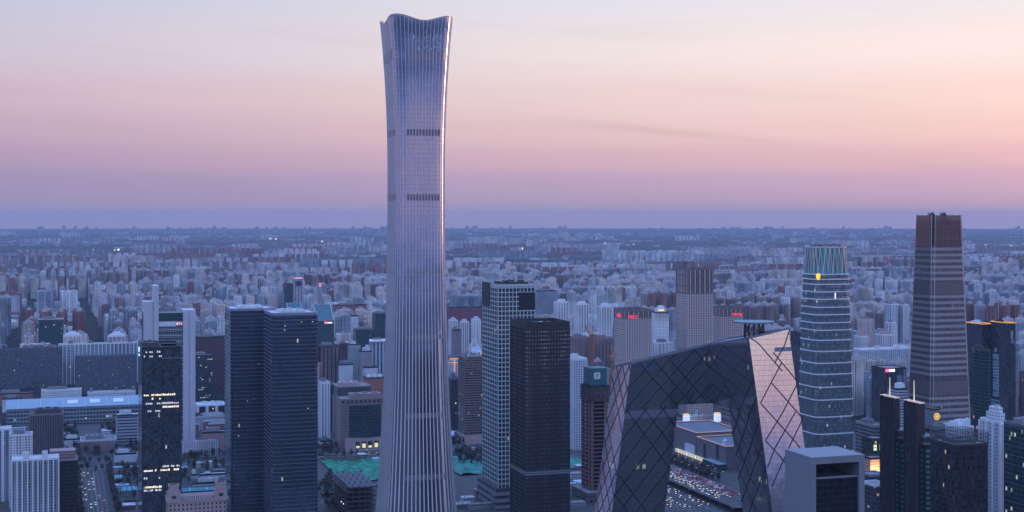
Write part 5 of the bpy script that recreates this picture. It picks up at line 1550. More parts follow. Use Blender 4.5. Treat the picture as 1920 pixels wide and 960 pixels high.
# dark group at far right with orange roof lines
root, wd, dp, h = BX('amber_edge_tower', 'black tower with amber lit roof edge beside the ribbed skyscraper', 'tower', 1812, 1861, 608, 1830, black_g, d=34, plant=((.0, .2, .6, .3, 4),), plantm=white_p)
b = MB(); rect_ring(b, rrect(wd + .9, dp + .9), rrect(wd - .3, dp - .3), h - .2, h + .9); b.build('lit_edge', lampo, root)
root, wd, dp, h = BX('amber_edge_tower', 'black tower with amber lit roof edge and pale notch panel', 'tower', 1858, 1904, 606, 1800, black_g, d=34, plant=((-.1, .2, .6, .3, 4),), plantm=dmetal)
b = MB(); rect_ring(b, rrect(wd + .9, dp + .9), rrect(wd - .3, dp - .3), h - .2, h + .9); b.build('lit_edge', lampo, root)
b = MB(); b.box(-wd * .12, wd * .16, -dp / 2 - .5, -dp / 2 - .1, zat(635, 1800), zat(620, 1800)); b.build('pale_panel', plain('panel_sky', (.30, .40, .52), .3, .4), root)
b = MB(); b.face([(-wd * .14, -dp / 2 - .4, zat(644, 1800)), (wd * .4, -dp / 2 - .4, zat(644, 1800)), (wd * .2, -dp / 2 - .3, zat(635.5, 1800)), (-wd * .1, -dp / 2 - .3, zat(635.5, 1800))]); b.build('notch_shelf', MATS['panel_blue'], root)
b = MB()
z = 20
while z < zat(650, 1800):
    b.bar((wd / 2 + .3, -dp / 2 - .3, z), (wd / 2 + 3.6, -dp / 2 - .3, z + 6), .5, .5, (0, -1, 0)); b.bar((wd / 2 + 3.6, -dp / 2 - .3, z), (wd / 2 + .3, -dp / 2 - .3, z + 6), .5, .5, (0, -1, 0)); z += 6
b.box(wd / 2, wd / 2 + .7, -dp / 2 - .6, -dp / 2, 0, zat(650, 1800)); b.box(wd / 2 + 3.3, wd / 2 + 4, -dp / 2 - .6, -dp / 2, 0, zat(650, 1800))
b.build('lattice_edge', grey_p, root)
BX('teal_round_tower', 'dark teal glass tower with rounded right corner', 'tower', 1818, 1861, 656, 1620, teal_g, d=30, r=7, band=plain('teal_line', (.06, .10, .11), .4, .3), fh=4.2, bh=.3, bo=.1, roof=roofd)
BX('pale_blue_tower', 'slim pale blue glass tower between the dark ones', 'tower', 1858, 1874, 745, 1500, facade('paleblue', (.22, .30, .36), (.16, .24, .32), 20, 3.9, .98, .7, gr=.2, gm=.3), d=14)
BX('pale_blue_tower', 'slim pale blue glass slab below the black amber-edged tower', 'tower', 1862, 1873, 660, 1760, MATS['paleblue'], d=10)

# --- shops and screens seen through the loop
def mall():
    u0, v0, v1, v2 = 820.0, 1626.0, 1712.0, 1815.0
    KEEP.append((860, 1720, 60, 110))
    px_, py_ = xy(u0, v0)
    root = thing('shopping_mall', 'grey shopping mall with lit roof edges seen through the loop', 'mall', (px_, py_, 0))
    cl = plain('mall_cladding', (.16, .14, .165), .6, grime=.1); lo_ = plain('lit_edge_gold', (1.0, .55, .30), emit=.55, grime=0)
    def block(y0, y1, h, w_, curved):
        b = MB(); b.box(0, w_, y0, y1, 0, h - 1.2, 0, 1); b.build('wall', [cl, plain('mall_roof', (.12, .14, .18), .7, grime=.25, nscale=.1)], root)
        n_ = 8
        for a, c_ in (((0, y0), (w_, y0)), ((w_, y0), (w_, y1)), ((w_, y1), (0, y1)), ((0, y1), (0, y0))):
            b = MB(); b.bar((a[0], a[1], h - .5), (c_[0], c_[1], h - .5), 1.0, 1.6); b.build('parapet', cl, root)
            b = MB(); b.bar((a[0], a[1], h + .5), (c_[0], c_[1], h + .5), .5, .35); b.build('lit_edge', lo_, root)
    block(0, v1 - v0, 30, 60, False)
    block(v1 - v0 + 1.5, v2 - v0, 35, 70, True)
    for y, h0, h1, w_ in ((20, 4, 28, .5), (58, 3, 24, .5)):
        b = MB(); b.box(-.5, 0, y, y + 7, h0, h1); b.build('dark_bay', black_g, root)
    b = MB(); b.box(-1.2, -.1, 92, 122, 4, 17); b.build('pale_screen', plain('screen_pale', (.45, .52, .68), .4, emit=.08), root)
    b = MB(); b.box(-3.2, -.1, 45, 150, .2, 4.6); b.build('shopfront', plain('shopfront_lit', (.9, .75, .5), emit=.25, grime=0), root)
    for k in range(16):
        b = MB(); y = 2 + k * 9; b.box(-3.6, -3.3, y, y + 1.3, 1, 4.6); b.build('lit_window', lampy if k % 3 else lampw, root)
    b = MB(); b.box(-14, -1, -6, 40, 0, 8.5, 0, 1); b.build('entrance_canopy', [teal_g, plain('canopy_roof', (.25, .32, .36), .5)], root)
    for k in range(6):
        b = MB(); b.box(4 + k * 9, 8 + k * 9, 14 + (k % 3) * 16, 20 + (k % 3) * 16, 28.9, 31.2 + (k % 2)); b.build('roof_unit', roofw, root)
mall()
def screen_tower(label, px, y0, y1, D):
    x = (px - 960) / F * D
    root = thing('advertising_tower', label, 'advertising tower', (x, D, 0), group='advertising towers with white screens')
    z0, z1 = zat(y0, D), zat(y1, D)
    b = MB(); b.box(-3.8, 3.8, -3.8, 3.8, 0, z0 - .3); b.build('shaft', dark_office, root)
    b = MB(); b.box(-4.0, 4.0, -4.0, 4.0, z0, z1); b.build('screen', plain('lit_screen', (.72, .84, 1.0), emit=.55, grime=0), root)
    b = MB(); b.box(-3.7, 3.7, -3.7, 3.7, z1 + .3, z1 + 3.0); b.build('lit_cap', lampo if False else plain('lit_cap', (1.0, .66, .30), emit=.6, grime=0), root)
    for k in range(6):
        b = MB(); a = k * math.pi / 3; b.bar((4 * math.cos(a), 4 * math.sin(a), z1 + 3.2), (5 * math.cos(a), 5 * math.sin(a), z1 + 7), .4, .4); b.build('cap_spike', brown_s, root)
screen_tower('advertising tower with white screen left of the pale billboard wall', 1287, 793, 780, 2060)
screen_tower('advertising tower with white screen right of the pale billboard wall', 1345, 790, 777.5, 2090)
D = 2075
cen, wd, dp = foot(1294, 1295, 1334, D, 6)
root = thing('billboard_wall', 'long cream lit billboard wall with red figure', 'billboard', (cen[0], cen[1], 0))
b = MB(); b.box(-wd / 2, wd / 2, -3, 3, 0, zat(790.5, D)); b.build('panel', plain('lit_cream_wall', (.85, .76, .66), emit=.42, grime=.05), root)
zc = zat(801, D)
b = MB(); pr = [(-2.9, -4.6), (2.9, -4.6), (2.6, -2.8), (1.2, -2.2), (1.5, .8), (.5, 2.6), (.3, 4.6), (-.3, 4.6), (-.5, 2.6), (-1.5, .8), (-1.2, -2.2), (-2.6, -2.8)]
b.face([(x, -3.35, zc + y) for x, y in pr])
for i in range(len(pr)):
    j = (i + 1) % len(pr); b.face([(pr[i][0], -3.02, zc + pr[i][1]), (pr[j][0], -3.02, zc + pr[j][1]), (pr[j][0], -3.35, zc + pr[j][1]), (pr[i][0], -3.35, zc + pr[i][1])])
b.build('red_figure', plain('figure_red', (.6, .02, .05), .6, emit=.25), root)
b = MB(); b.box(1, 7, -3.3, -3.02, zat(794.5, D), zat(792, D)); b.build('green_sign', plain('sign_green', (.15, .5, .35), emit=.3), root)
BX('stone_wing', 'grey stone podium with big square windows right of the billboard', 'office block', 1352, 1392, 772, 2130, facade('bigwin', (.25, .22, .25), (.03, .03, .045), 7.5, 9, .55, .5), d=40)
BX('stone_wing', 'grey stone podium with big square windows left of the billboard', 'office block', 1262, 1284, 780, 2120, MATS['bigwin'], d=40)
BX('lit_shops', 'low row of lit shops left of the advertising towers', 'shops', 1266, 1280, 797, 2010, facade('shops', (.12, .09, .09), (.4, .25, .15), 4, 5, .7, .6, lit=.6, litc=(1, .7, .4), lits=.8), d=30)
# ------------------------------------------------------------------ the city beyond: apartment towers, slabs, low blocks
R = random.Random(11)
COLORS = {
    'beige': ((.80, .69, .65), beige_f), 'white': ((.84, .84, .87), apt_white), 'lavender': ((.56, .53, .60), lav_f),
    'brick red': ((.36, .18, .17), brickred), 'brown': ((.38, .29, .28), brown_f), 'grey-blue': ((.44, .49, .57), apt_blue),
}
far_mats = {k: v[1] for k, v in COLORS.items()}
bay_mats = {k: plain('bay_' + k.replace(' ', '_'), v[0], .8, patch=.42) for k, v in COLORS.items()}
def apt_mesh(kind, w_, d_, h, seed):
    """body of an apartment house: projecting bays, parapet; material 0 windows wall, 1 plain wall, 2 roof"""
    rr = random.Random(seed)
    b = MB()
    b.box(-w_ / 2, w_ / 2, -d_ / 2, d_ / 2, 0, h, 0, 2, False)
    if kind == 'tower':
        # cross wings
        b.box(-w_ * .24, w_ * .24, -d_ / 2 - 3.2, d_ / 2 + 3.2, 0, h - 3.5, 0, 2, False)
        b.box(-w_ / 2 - 2.6, w_ / 2 + 2.6, -d_ * .22, d_ * .22, 0, h - 3.4, 0, 2, False)
        for x in (-w_ * .36, w_ * .36):
            b.box(x - .9, x + .9, -d_ / 2 - .9, d_ / 2 + .9, 0, h + .8, 1, 1, False)
    else:
        n = max(3, int(w_ / 11))
        for k in range(n):
            x = -w_ / 2 + w_ * (k + .5) / n
            b.box(x - 1.9, x + 1.9, -d_ / 2 - 1.3, d_ / 2 + 1.3, 0, h + .9, 1 if k % 2 == 0 else 0, 1, False)
    # parapet
    t = .5
    for x0, x1, y0, y1 in ((-w_ / 2, w_ / 2, -d_ / 2, -d_ / 2 + t), (-w_ / 2, w_ / 2, d_ / 2 - t, d_ / 2), (-w_ / 2, -w_ / 2 + t, -d_ / 2 + t, d_ / 2 - t), (w_ / 2 - t, w_ / 2, -d_ / 2 + t, d_ / 2 - t)):
        b.box(x0, x1, y0, y1, h, h + 1.3, 1, 1, False)
    return b
def roof_house_mesh(kind, w_, d_, h, seed):
    rr = random.Random(seed)
    b = MB()
    if kind == 'tower':
        b.box(-w_ * .3, w_ * .3, -d_ * .3, d_ * .3, h, h + 4, 0, 0, False)
        b.box(-w_ * .16, w_ * .16, -d_ * .16, d_ * .2, h + 4, h + 7, 0, 0, False)
    else:
        for x in (0.0,):
            b.box(x - 3, x + 3, -d_ * .22, d_ * .3, h, h + 3.6, 0, 0, False)
            b.box(x - 4.2, x + 4.2, -d_ * .3, d_ * .38, h + 3.6, h + 4.2, 0, 0, False)
    return b
def house_x(kind, w_):
    if kind == 'tower': return [0.0]
    n = max(2, int(w_ / 22))
    return [-w_ / 2 + w_ * (k + .5) / n for k in range(n)]
def low_mesh(w_, d_, h, seed, hip):
    b = MB()
    b.box(-w_ / 2, w_ / 2, -d_ / 2, d_ / 2, 0, h, 0, 2, False)
    if hip:
        o = .8
        A = [(-w_ / 2 - o, -d_ / 2 - o, h + .05), (w_ / 2 + o, -d_ / 2 - o, h + .05), (w_ / 2 + o, d_ / 2 + o, h + .05), (-w_ / 2 - o, d_ / 2 + o, h + .05)]
        r0, r1 = (-w_ / 2 + d_ / 2, 0, h + 3), (w_ / 2 - d_ / 2, 0, h + 3)
        b.face([A[0], A[1], r1, r0], m=2); b.face([A[2], A[3], r0, r1], m=2); b.face([A[1], A[2], r1], m=2); b.face([A[3], A[0], r0], m=2)
    else:
        for k in range(3):
            x = -w_ / 2 + w_ * (k + .5) / 3
            b.box(x - 2, x + 2, -1.5, 2, h, h + 2.4, 1, 1, False)
        t = .4
        b.box(-w_ / 2, w_ / 2, -d_ / 2, -d_ / 2 + t, h, h + 1, 1, 1, False); b.box(-w_ / 2, w_ / 2, d_ / 2 - t, d_ / 2, h, h + 1, 1, 1, False)
    return b
PROTO = {}
roof_house_m = plain('roof_house', (.40, .39, .42), .8)
roof_pale = plain('roof_pale', (.17, .17, .19), .85, grime=.3)
def proto(kind, color, vi):
    key = (kind, color, vi)
    if key not in PROTO:
        rr = random.Random(repr(key))
        if kind == 'tower':
            w_, d_, h = rr.uniform(16, 23), rr.uniform(15, 19), (66, 80, 93, 108)[vi]
        elif kind == 'slab':
            w_, d_, h = (48, 62, 76, 56)[vi], rr.uniform(12, 15), (42, 54, 62, 76)[vi]
        else:
            w_, d_, h = (44, 56, 34, 60)[vi], rr.uniform(11, 16), (12, 16, 18, 20)[vi]
        if kind == 'low':
            mb = low_mesh(w_, d_, h, 1, vi % 2 == 0); rm = None
        else:
            mb = apt_mesh(kind, w_, d_, h, 1); rm = roof_house_mesh(kind, w_, d_, h, 1)
        mats = [far_mats[color], bay_mats[color], roof_pale if kind != 'low' or vi % 2 else roofm]
        PROTO[key] = (mb, rm, w_, d_, h, mats, mb.mesh('wall', mats), rm.mesh('roof_house', roof_house_m) if rm else None)
    return PROTO[key]
# gather sites on the city grid
def taken(u, v, hu, hv):
    for ku, kv, ku2, kv2 in KEEP:
        if abs(u - ku) < hu + ku2 + 4 and abs(v - kv) < hv + kv2 + 4:
            return True
    return False
def in_view(u, v, margin=60):
    x, y = xy(u, v)
    if y < 1500: return False
    px, _ = proj(x, y)
    return -margin < px < 1920 + margin
ROADS_U = [(684, 766)]
def on_road(u, v, hu, hv):
    if abs(v - 1895) < hv + 30: return True
    for a, b_ in ROADS_U:
        if a - hu < u < b_ + hu and v < 3400: return True
    return False
sites = []
parks = []
BLK_U, BLK_V = 190.0, 160.0
v = 1935.0
def mood(u, v):
    """slow variation over the city, 0..1"""
    return .5 + .28 * math.sin(u / 410.0 + 1.3) * math.cos(v / 530.0) + .22 * math.sin((u + v) / 900.0 + .7)
while v < 6800:
    u = -2200.0
    while u < 5800:
        cu, cv = u + BLK_U / 2, v + BLK_V / 2
        u += BLK_U
        if not in_view(cu, cv, 420): continue
        R.seed(int(cu * 7 + cv * 13))
        mo = mood(cu, cv) + R.uniform(-.3, .3)
        x, y = xy(cu, cv)
        # towers thin out with distance
        far = max(0, (y - 4200) / 2600.0)
        colr = R.choices(list(COLORS), (4, 5, 4, 1.0, 3.6, 4))[0]
        vi = R.randrange(4)
        if mo > .42 + far * .16:
            kind = 'tower'; nu, nv = 4, 3
        elif mo > .27 + far * .2:
            kind = 'slab'; nu, nv = 2, 3
        elif mo > .0:
            kind = 'low'; nu, nv = 3, 5
        else:
            parks.append((cu, cv)); continue
        if kind == 'low' and R.random() < .3:
            parks.append((cu, cv)); continue
        for i in range(nu):
            for j in range(nv):
                if R.random() < (.12 if kind != 'low' else .2): continue
                uu = u - BLK_U + 22 + (BLK_U - 44) * (i + .5) / nu + R.uniform(-5, 5)
                vv = v + 12 + (BLK_V - 24) * (j + .5) / nv + R.uniform(-3, 3)
                vi2 = vi if R.random() < .7 else R.randrange(4)
                c2 = colr if R.random() < .8 else R.choice(list(COLORS))
                sites.append((kind, c2, vi2, uu, vv))
        if R.random() < .25 and kind != 'low':
            sites.append(('low', R.choice(list(COLORS)), 3, cu, v + 8))
    v += BLK_V
good = []
for s_ in sites:
    kind, c2, vi, uu, vv = s_
    w_, d_ = proto(kind, c2, vi)[2:4]
    if taken(uu, vv, w_ / 2 + 3, d_ / 2 + 3) or on_road(uu, vv, w_ / 2 + 3, d_ / 2): continue
    if not in_view(uu, vv, 360): continue
    px_, yy_ = proj(*xy(uu, vv))[0], xy(uu, vv)[1]
    if px_ < 275 and yy_ < 2230: continue
    if kind != 'low' and ((px_ < 275 and yy_ < 2900) or (275 <= px_ < 440 and yy_ < 2550) or (590 < px_ < 725 and yy_ < 2500) or yy_ < 2150): continue
    good.append((xy(uu, vv)[1], s_))
good.sort()
ZONES = [(0, 420, 'left of the twin dark towers'), (420, 720, 'between the twin dark towers and the tall skyscraper'), (720, 1090, 'around the white grid tower'),
         (1090, 1500, 'behind the loop building'), (1500, 1960, 'around the ribbed skyscraper')]
FEAT = {'tower': ('apartment tower', '{s} cross-shaped {c} apartment tower {z}'),
        'slab': ('apartment block', '{s} {c} apartment slab {z}'),
        'low': ('low building', '{s} low {r} {c} block {z}')}
SIZE = {'tower': ('modest', 'mid-height', 'tall', 'lofty'), 'slab': ('short', 'middling', 'long', 'high'), 'low': ('narrow', 'broad', 'small', 'long')}
ZN = ['on the side of the television tower', 'between twin dark towers and flaring skyscraper', 'behind the white grid tower', 'behind the loop building', 'beyond the ribbed skyscraper']
count = {'tower': 0, 'slab': 0, 'low': 0}
rest = {}
def append_mesh(acc, mb, mat4, moff):
    base = len(acc.v)
    for p in mb.v:
        q = mat4 @ Vector(p); acc.v.append((q.x, q.y, q.z))
    acc.f.extend(tuple(i + base for i in f_) for f_ in mb.f)
    acc.uv.extend(mb.uv); acc.mi.extend(m + moff for m in mb.mi)
CL = list(COLORS)
STUFF_MATS = []
for c_ in CL: STUFF_MATS += [far_mats[c_], bay_mats[c_], roof_pale]
STUFF_MATS.append(roof_house_m)
acc = {'tower': MB(), 'slab': MB(), 'low': MB()}
for y, (kind, c2, vi, uu, vv) in good:
    mb, rm, w_, d_, h, mats, me, rme = proto(kind, c2, vi)
    x, y = xy(uu, vv)
    px = proj(x, y)[0]
    if count[kind] < 300 and -25 < px < 1945:
        count[kind] += 1
        zi = next((i for i, (a, b_, _) in enumerate(ZONES) if px < b_), 4)
        cat, f_ = FEAT[kind]
        lab = f_.format(c=c2, s=SIZE[kind][vi], z=ZN[zi], r='hip-roofed' if vi % 2 == 0 else 'flat-roofed')
        nm = {'tower': 'apartment_tower', 'slab': 'apartment_slab', 'low': 'low_building'}[kind]
        if rme is None:
            o = put(nm, me, None, (x, y, 0)); o.rotation_euler = (0, 0, PHI); tag(o, lab, cat, lab)
        else:
            o = put(nm, me, None, (x, y, 0)); o.rotation_euler = (0, 0, PHI); tag(o, lab, cat, lab)
            for hx in house_x(kind, w_): put('roof_house', rme, o, (hx, 0, 0))
    else:
        M = Matrix.Translation((x, y, 0)) @ Matrix.Rotation(PHI, 4, 'Z')
        append_mesh(acc[kind], mb, M, CL.index(c2) * 3)
        if rm:
            for hx in house_x(kind, w_): append_mesh(acc[kind], rm, M @ Matrix.Translation((hx, 0, 0)), len(STUFF_MATS) - 1)
def stuff(name, mb, mats, label, cat):
    if mb.v:
        o = mb.build(name, mats, None, stuff=True); o['label'] = label; o['category'] = cat
        return o
stuff('distant_apartment_towers', acc['tower'], STUFF_MATS, 'crowd of far apartment towers fading into blue haze', 'far city')
stuff('distant_apartment_slabs', acc['slab'], STUFF_MATS, 'crowd of far apartment slabs fading into blue haze', 'far city')
stuff('distant_low_blocks', acc['low'], STUFF_MATS, 'spread of far low roofs fading into blue haze', 'far city')
# the outer suburbs out to the horizon: plain blocks in estates
fa = MB()
def fbox(x, y, rz, w_, d_, h, m):
    c_, s_ = math.cos(rz), math.sin(rz)
    pts = [(x + a * c_ - b_ * s_, y + a * s_ + b_ * c_) for a, b_ in ((-w_ / 2, -d_ / 2), (w_ / 2, -d_ / 2), (w_ / 2, d_ / 2), (-w_ / 2, d_ / 2))]
    fa.prism(pts, 0, h, m, CL.index('white') * 3 + 2 if m < 18 else None)
R.seed(77)
n_est = 0
def estate(px, py, n, rows, w_, h, c_, pitch, rz=PHI):
    x, y = ground_at(px, py)
    for r_ in range(rows):
        for k in range(n):
            xx = x + (k * pitch) * math.cos(rz) - r_ * 70 * math.sin(rz)
            yy = y + (k * pitch) * math.sin(rz) * .2 + r_ * 70
            fbox(xx, yy, rz, w_, 16, h * R.uniform(.93, 1.05), CL.index(c_) * 3)
# estates that can be told apart in the photograph
for px, py, n, rows, w_, h, c_, pitch in (
        (4, 493, 10, 2, 26, 72, 'lavender', 45), (80, 490, 13, 2, 26, 85, 'grey-blue', 44), (325, 489, 16, 2, 30, 92, 'brick red', 47),
        (570, 512, 13, 2, 34, 84, 'grey-blue', 40), (378, 500, 8, 2, 40, 60, 'grey-blue', 44), (905, 487, 12, 2, 28, 70, 'grey-blue', 45), (1010, 472, 16, 2, 30, 75, 'lavender', 55),
        (1140, 492, 18, 2, 26, 88, 'white', 44), (1090, 521, 16, 3, 24, 70, 'beige', 38), (1230, 513, 12, 2, 24, 66, 'brick red', 36), (930, 530, 22, 3, 22, 72, 'white', 33),
        (860, 500, 8, 2, 26, 60, 'white', 44), (1370, 535, 12, 2, 26, 62, 'beige', 40), (1420, 500, 12, 2, 26, 70, 'grey-blue', 46), (1610, 525, 12, 3, 24, 66, 'white', 40),
        (1640, 490, 9, 2, 26, 66, 'grey-blue', 46), (1830, 540, 12, 3, 26, 60, 'lavender', 40), (1840, 495, 12, 2, 28, 60, 'grey-blue', 50), (150, 540, 10, 2, 28, 74, 'beige', 44),
        (20, 560, 7, 2, 30, 80, 'beige', 50), (440, 548, 10, 2, 28, 78, 'beige', 42), (600, 545, 14, 2, 30, 74, 'brick red', 40), (1300, 478, 12, 2, 26, 70, 'lavender', 60)):
    estate(px, py, n, rows, w_, h, c_, pitch)
k = 0
while k < 5600:
    y = 6500 * (30000 / 6500.0) ** (R.random() ** 1.35)
    x = R.uniform(-.46, .46) * y
    # clusters
    if R.random() > .35 + .6 * math.sin(x / 900.0 + y / 2100.0) * math.sin(y / 1300.0): k += 1; continue
    c_ = R.choice(CL); m = CL.index(c_) * 3
    if R.random() < .34 * (1 if y < 12000 else .6):
        h = R.uniform(40, 85); n_ = R.randint(3, 8); wd = R.uniform(22, 40)
        for q in range(n_):
            fbox(x + q * wd * 1.5 * CS, y + q * wd * 1.5 * SN, PHI, wd, 15, h, m)
    else:
        for q in range(R.randint(4, 12)):
            fbox(x + R.uniform(-160, 160), y + R.uniform(-160, 160), PHI, R.uniform(25, 90), R.uniform(12, 40), R.uniform(7, 20), m if R.random() < .6 else CL.index('white') * 3 + 2)
    k += 1
for k in range(26):
    y = R.uniform(26000, 36000); x = R.uniform(-.38, .38) * y
    for q in range(R.randint(3, 14)):
        fbox(x + R.uniform(-900, 900), y + R.uniform(-300, 300), PHI, R.uniform(30, 80), 40, R.uniform(40, 170), CL.index('grey-blue') * 3)
stuff('outer_suburbs', fa, STUFF_MATS, 'outer suburbs of small pale blocks dissolving towards the horizon', 'far city')

# ------------------------------------------------------------------ trees: bare winter crowns
bark = plain('bark', (.055, .045, .042), .9)
twig = plain('twigs', (.060, .048, .044), .9, grime=.35, nscale=.8)
ever = plain('evergreen', (.028, .042, .032), .9, grime=.35, nscale=.8)
def crown_mesh(seed, r, h0, h1, n, mat):
    rr = random.Random(seed)
    b = MB()
    lobes = [(rr.uniform(-.45, .45) * r, rr.uniform(-.45, .45) * r, rr.uniform(.25, .85)) for _ in range(6)]
    for k in range(n):
        lx, ly, lz = rr.choice(lobes)
        x, y = lx + rr.gauss(0, .27) * r, ly + rr.gauss(0, .27) * r
        z = h0 + (h1 - h0) * min(1.02, max(-.05, lz + rr.gauss(0, .18)))
        s = rr.uniform(.7, 1.9)
        a, c_ = rr.uniform(0, 6.3), rr.uniform(-.9, 1.2)
        d1 = Vector((math.cos(a), math.sin(a), c_)) * s; d2 = Vector((-math.sin(a), math.cos(a), rr.uniform(-1, 1))) * s * .5
        p = Vector((x, y, z))
        b.face([tuple(p - d1 * .5), tuple(p + d2 * .5), tuple(p + d1 * .5 + d2 * .1), tuple(p - d2 * .5)])
    return b
def trunk_mesh(seed, h0, r):
    rr = random.Random(seed); b = MB()
    b.cyl(0, 0, 0, h0 + 1.5, .28, .16, 6)
    for k in range(5):
        a = k * 1.26 + rr.random()
        b.bar((0, 0, h0 * .8), (math.cos(a) * r * .6, math.sin(a) * r * .6, h0 + 3.5), .14, .14)
    return b
tree_protos = []
for k in range(6):
    r, h0, h1 = (3.6, 2.2, 10) if k < 4 else (2.8, 1.0, 11)
    tm = twig if k < 4 else ever
    cb = crown_mesh(k, r, h0, h1, 190, tm); tb = trunk_mesh(k, h0, r)
    tree_protos.append((cb, tb, cb.mesh('crown', tm), tb.mesh('trunk', bark)))
tree_spots = []
def tree_line(u0, v0, u1, v1, step, jit_=1.5, ev=.1, where='', rr=random.Random(4)):
    L = math.hypot(u1 - u0, v1 - v0); n = int(L / step)
    for k in range(n):
        t = (k + rr.random() * .5) / n
        tree_spots.append((u0 + (u1 - u0) * t + rr.uniform(-jit_, jit_), v0 + (v1 - v0) * t + rr.uniform(-jit_, jit_), ev, where))
def tree_patch(u0, u1, v0, v1, n, ev, where, rr=random.Random(6)):
    for k in range(n):
        tree_spots.append((rr.uniform(u0, u1), rr.uniform(v0, v1), ev, where))
tree_line(20, 1560, 18, 1860, 6, 1.5, .15, 'lining the left side street')
tree_line(59, 1560, 58, 1860, 7, 1.5, .05, 'lining the left side street')
tree_patch(62, 150, 1730, 1800, 45, .1, 'in the street-corner grove before the brown brick building')
tree_line(-60, 1866, 400, 1866, 9, 1.2, .15, 'lining the boulevard kerb')
tree_line(-60, 1924, 620, 1925, 8, 2.0, .12, 'on the far side of the boulevard')
tree_line(749.4, 1600, 749.0, 1860, 8, .4, .2, 'between the ring road and the mall')
tree_line(768, 1560, 768, 1860, 6, 1.5, .3, 'between the ring road and the mall')
tree_line(780, 1560, 780, 1820, 7, 3, .3, 'between the ring road and the mall')
tree_patch(-60, 110, 1960, 2060, 60, .2, 'in the park before the station hall')
tree_patch(470, 640, 1840, 1866, 30, .2, 'beside the boulevard below the bronze tower')
def tree_px(px0, px1, py0, py1, n, ev, where, rr=random.Random(8)):
    for k in range(n):
        x, y = ground_at(rr.uniform(px0, px1), rr.uniform(py0, py1)); u, v = uvof(x, y)
        if any(a - 2 < u < b_ + 2 for a, b_ in ((24, 54), (652, 681), (684, 764))) or abs(v - 1895) < 26: continue
        tree_spots.append((u, v, ev, where))
tree_px(118, 216, 800, 822, 60, .15, 'in the park before the station hall')
tree_px(205, 262, 800, 822, 30, .15, 'beside the sloping-roofed office')
tree_px(140, 262, 866, 892, 70, .1, 'in the dark grove by the side street')
tree_px(60, 262, 890, 958, 45, .1, 'beside the side street')
tree_px(345, 432, 856, 886, 50, .1, 'behind the pink twin-towered building')
tree_px(598, 628, 840, 850, 12, .5, 'by the small white office')
tree_px(858, 906, 852, 872, 40, .1, 'beside the boulevard below the bronze tower')
tree_px(596, 626, 900, 955, 20, .3, 'beside the steel frame')
LABS = {0: 'bare brown winter tree {w}', 1: 'dark evergreen tree {w}'}
used = 0
twa, eva = MB(), MB()
rr = random.Random(9)
ordered = []
for u, v, ev, where in tree_spots:
    x, y = xy(u, v)
    if not in_view(u, v, 10) or taken(u, v, -2, -2): continue
    ordered.append((y, x, ev, where))
ordered.sort()
for y, x, ev, where in ordered:
    e = rr.random() < ev
    k = rr.choice((4, 5)) if e else rr.randrange(4)
    cb, tb, cm, tm = tree_protos[k]
    s = rr.uniform(.75, 1.35)
    if used < 280:
        used += 1
        o = put('tree', None, None, (x, y, 0)); o.rotation_euler = (0, 0, rr.uniform(0, 6.28)); o.scale = (s, s, s)
        tag(o, LABS[int(e)].format(w=where), 'tree', LABS[int(e)].format(w=where))
        put('trunk', tm, o); put('crown', cm, o)
    else:
        M = Matrix.Translation((x, y, 0)) @ Matrix.Rotation(rr.uniform(0, 6.28), 4, 'Z') @ Matrix.Scale(s, 4)
        append_mesh(eva if e else twa, cb, M, 0)
light_c = [crown_mesh(50 + k, 4.5, .5, 10, 60, twig) for k in range(5)]
def mass(u, v, n, rad, ev):
    for q in range(n):
        uu, vv = u + rr.uniform(-rad, rad), v + rr.uniform(-rad, rad)
        if not in_view(uu, vv, 20) or taken(uu, vv, -1, -1): continue
        x, y = xy(uu, vv); s = rr.uniform(.8, 1.5)
        M = Matrix.Translation((x, y, 0)) @ Matrix.Rotation(rr.uniform(0, 6.28), 4, 'Z') @ Matrix.Scale(s, 4)
        append_mesh(eva if rr.random() < ev else twa, rr.choice(light_c), M, 0)
for cu, cv in parks:
    mass(cu, cv, 90 if cv < 4500 else 60, 85, .3)
for y, (kind, c2, vi, uu, vv) in good:
    if kind in ('low', 'slab') and vv < 4200:
        mass(uu, vv - 13, 3, 16, .15)
stuff('bare_street_trees', twa, twig, 'brown haze of bare trees between the distant blocks', 'trees')
stuff('evergreen_trees', eva, ever, 'dark green mass of park trees between the distant blocks', 'trees')

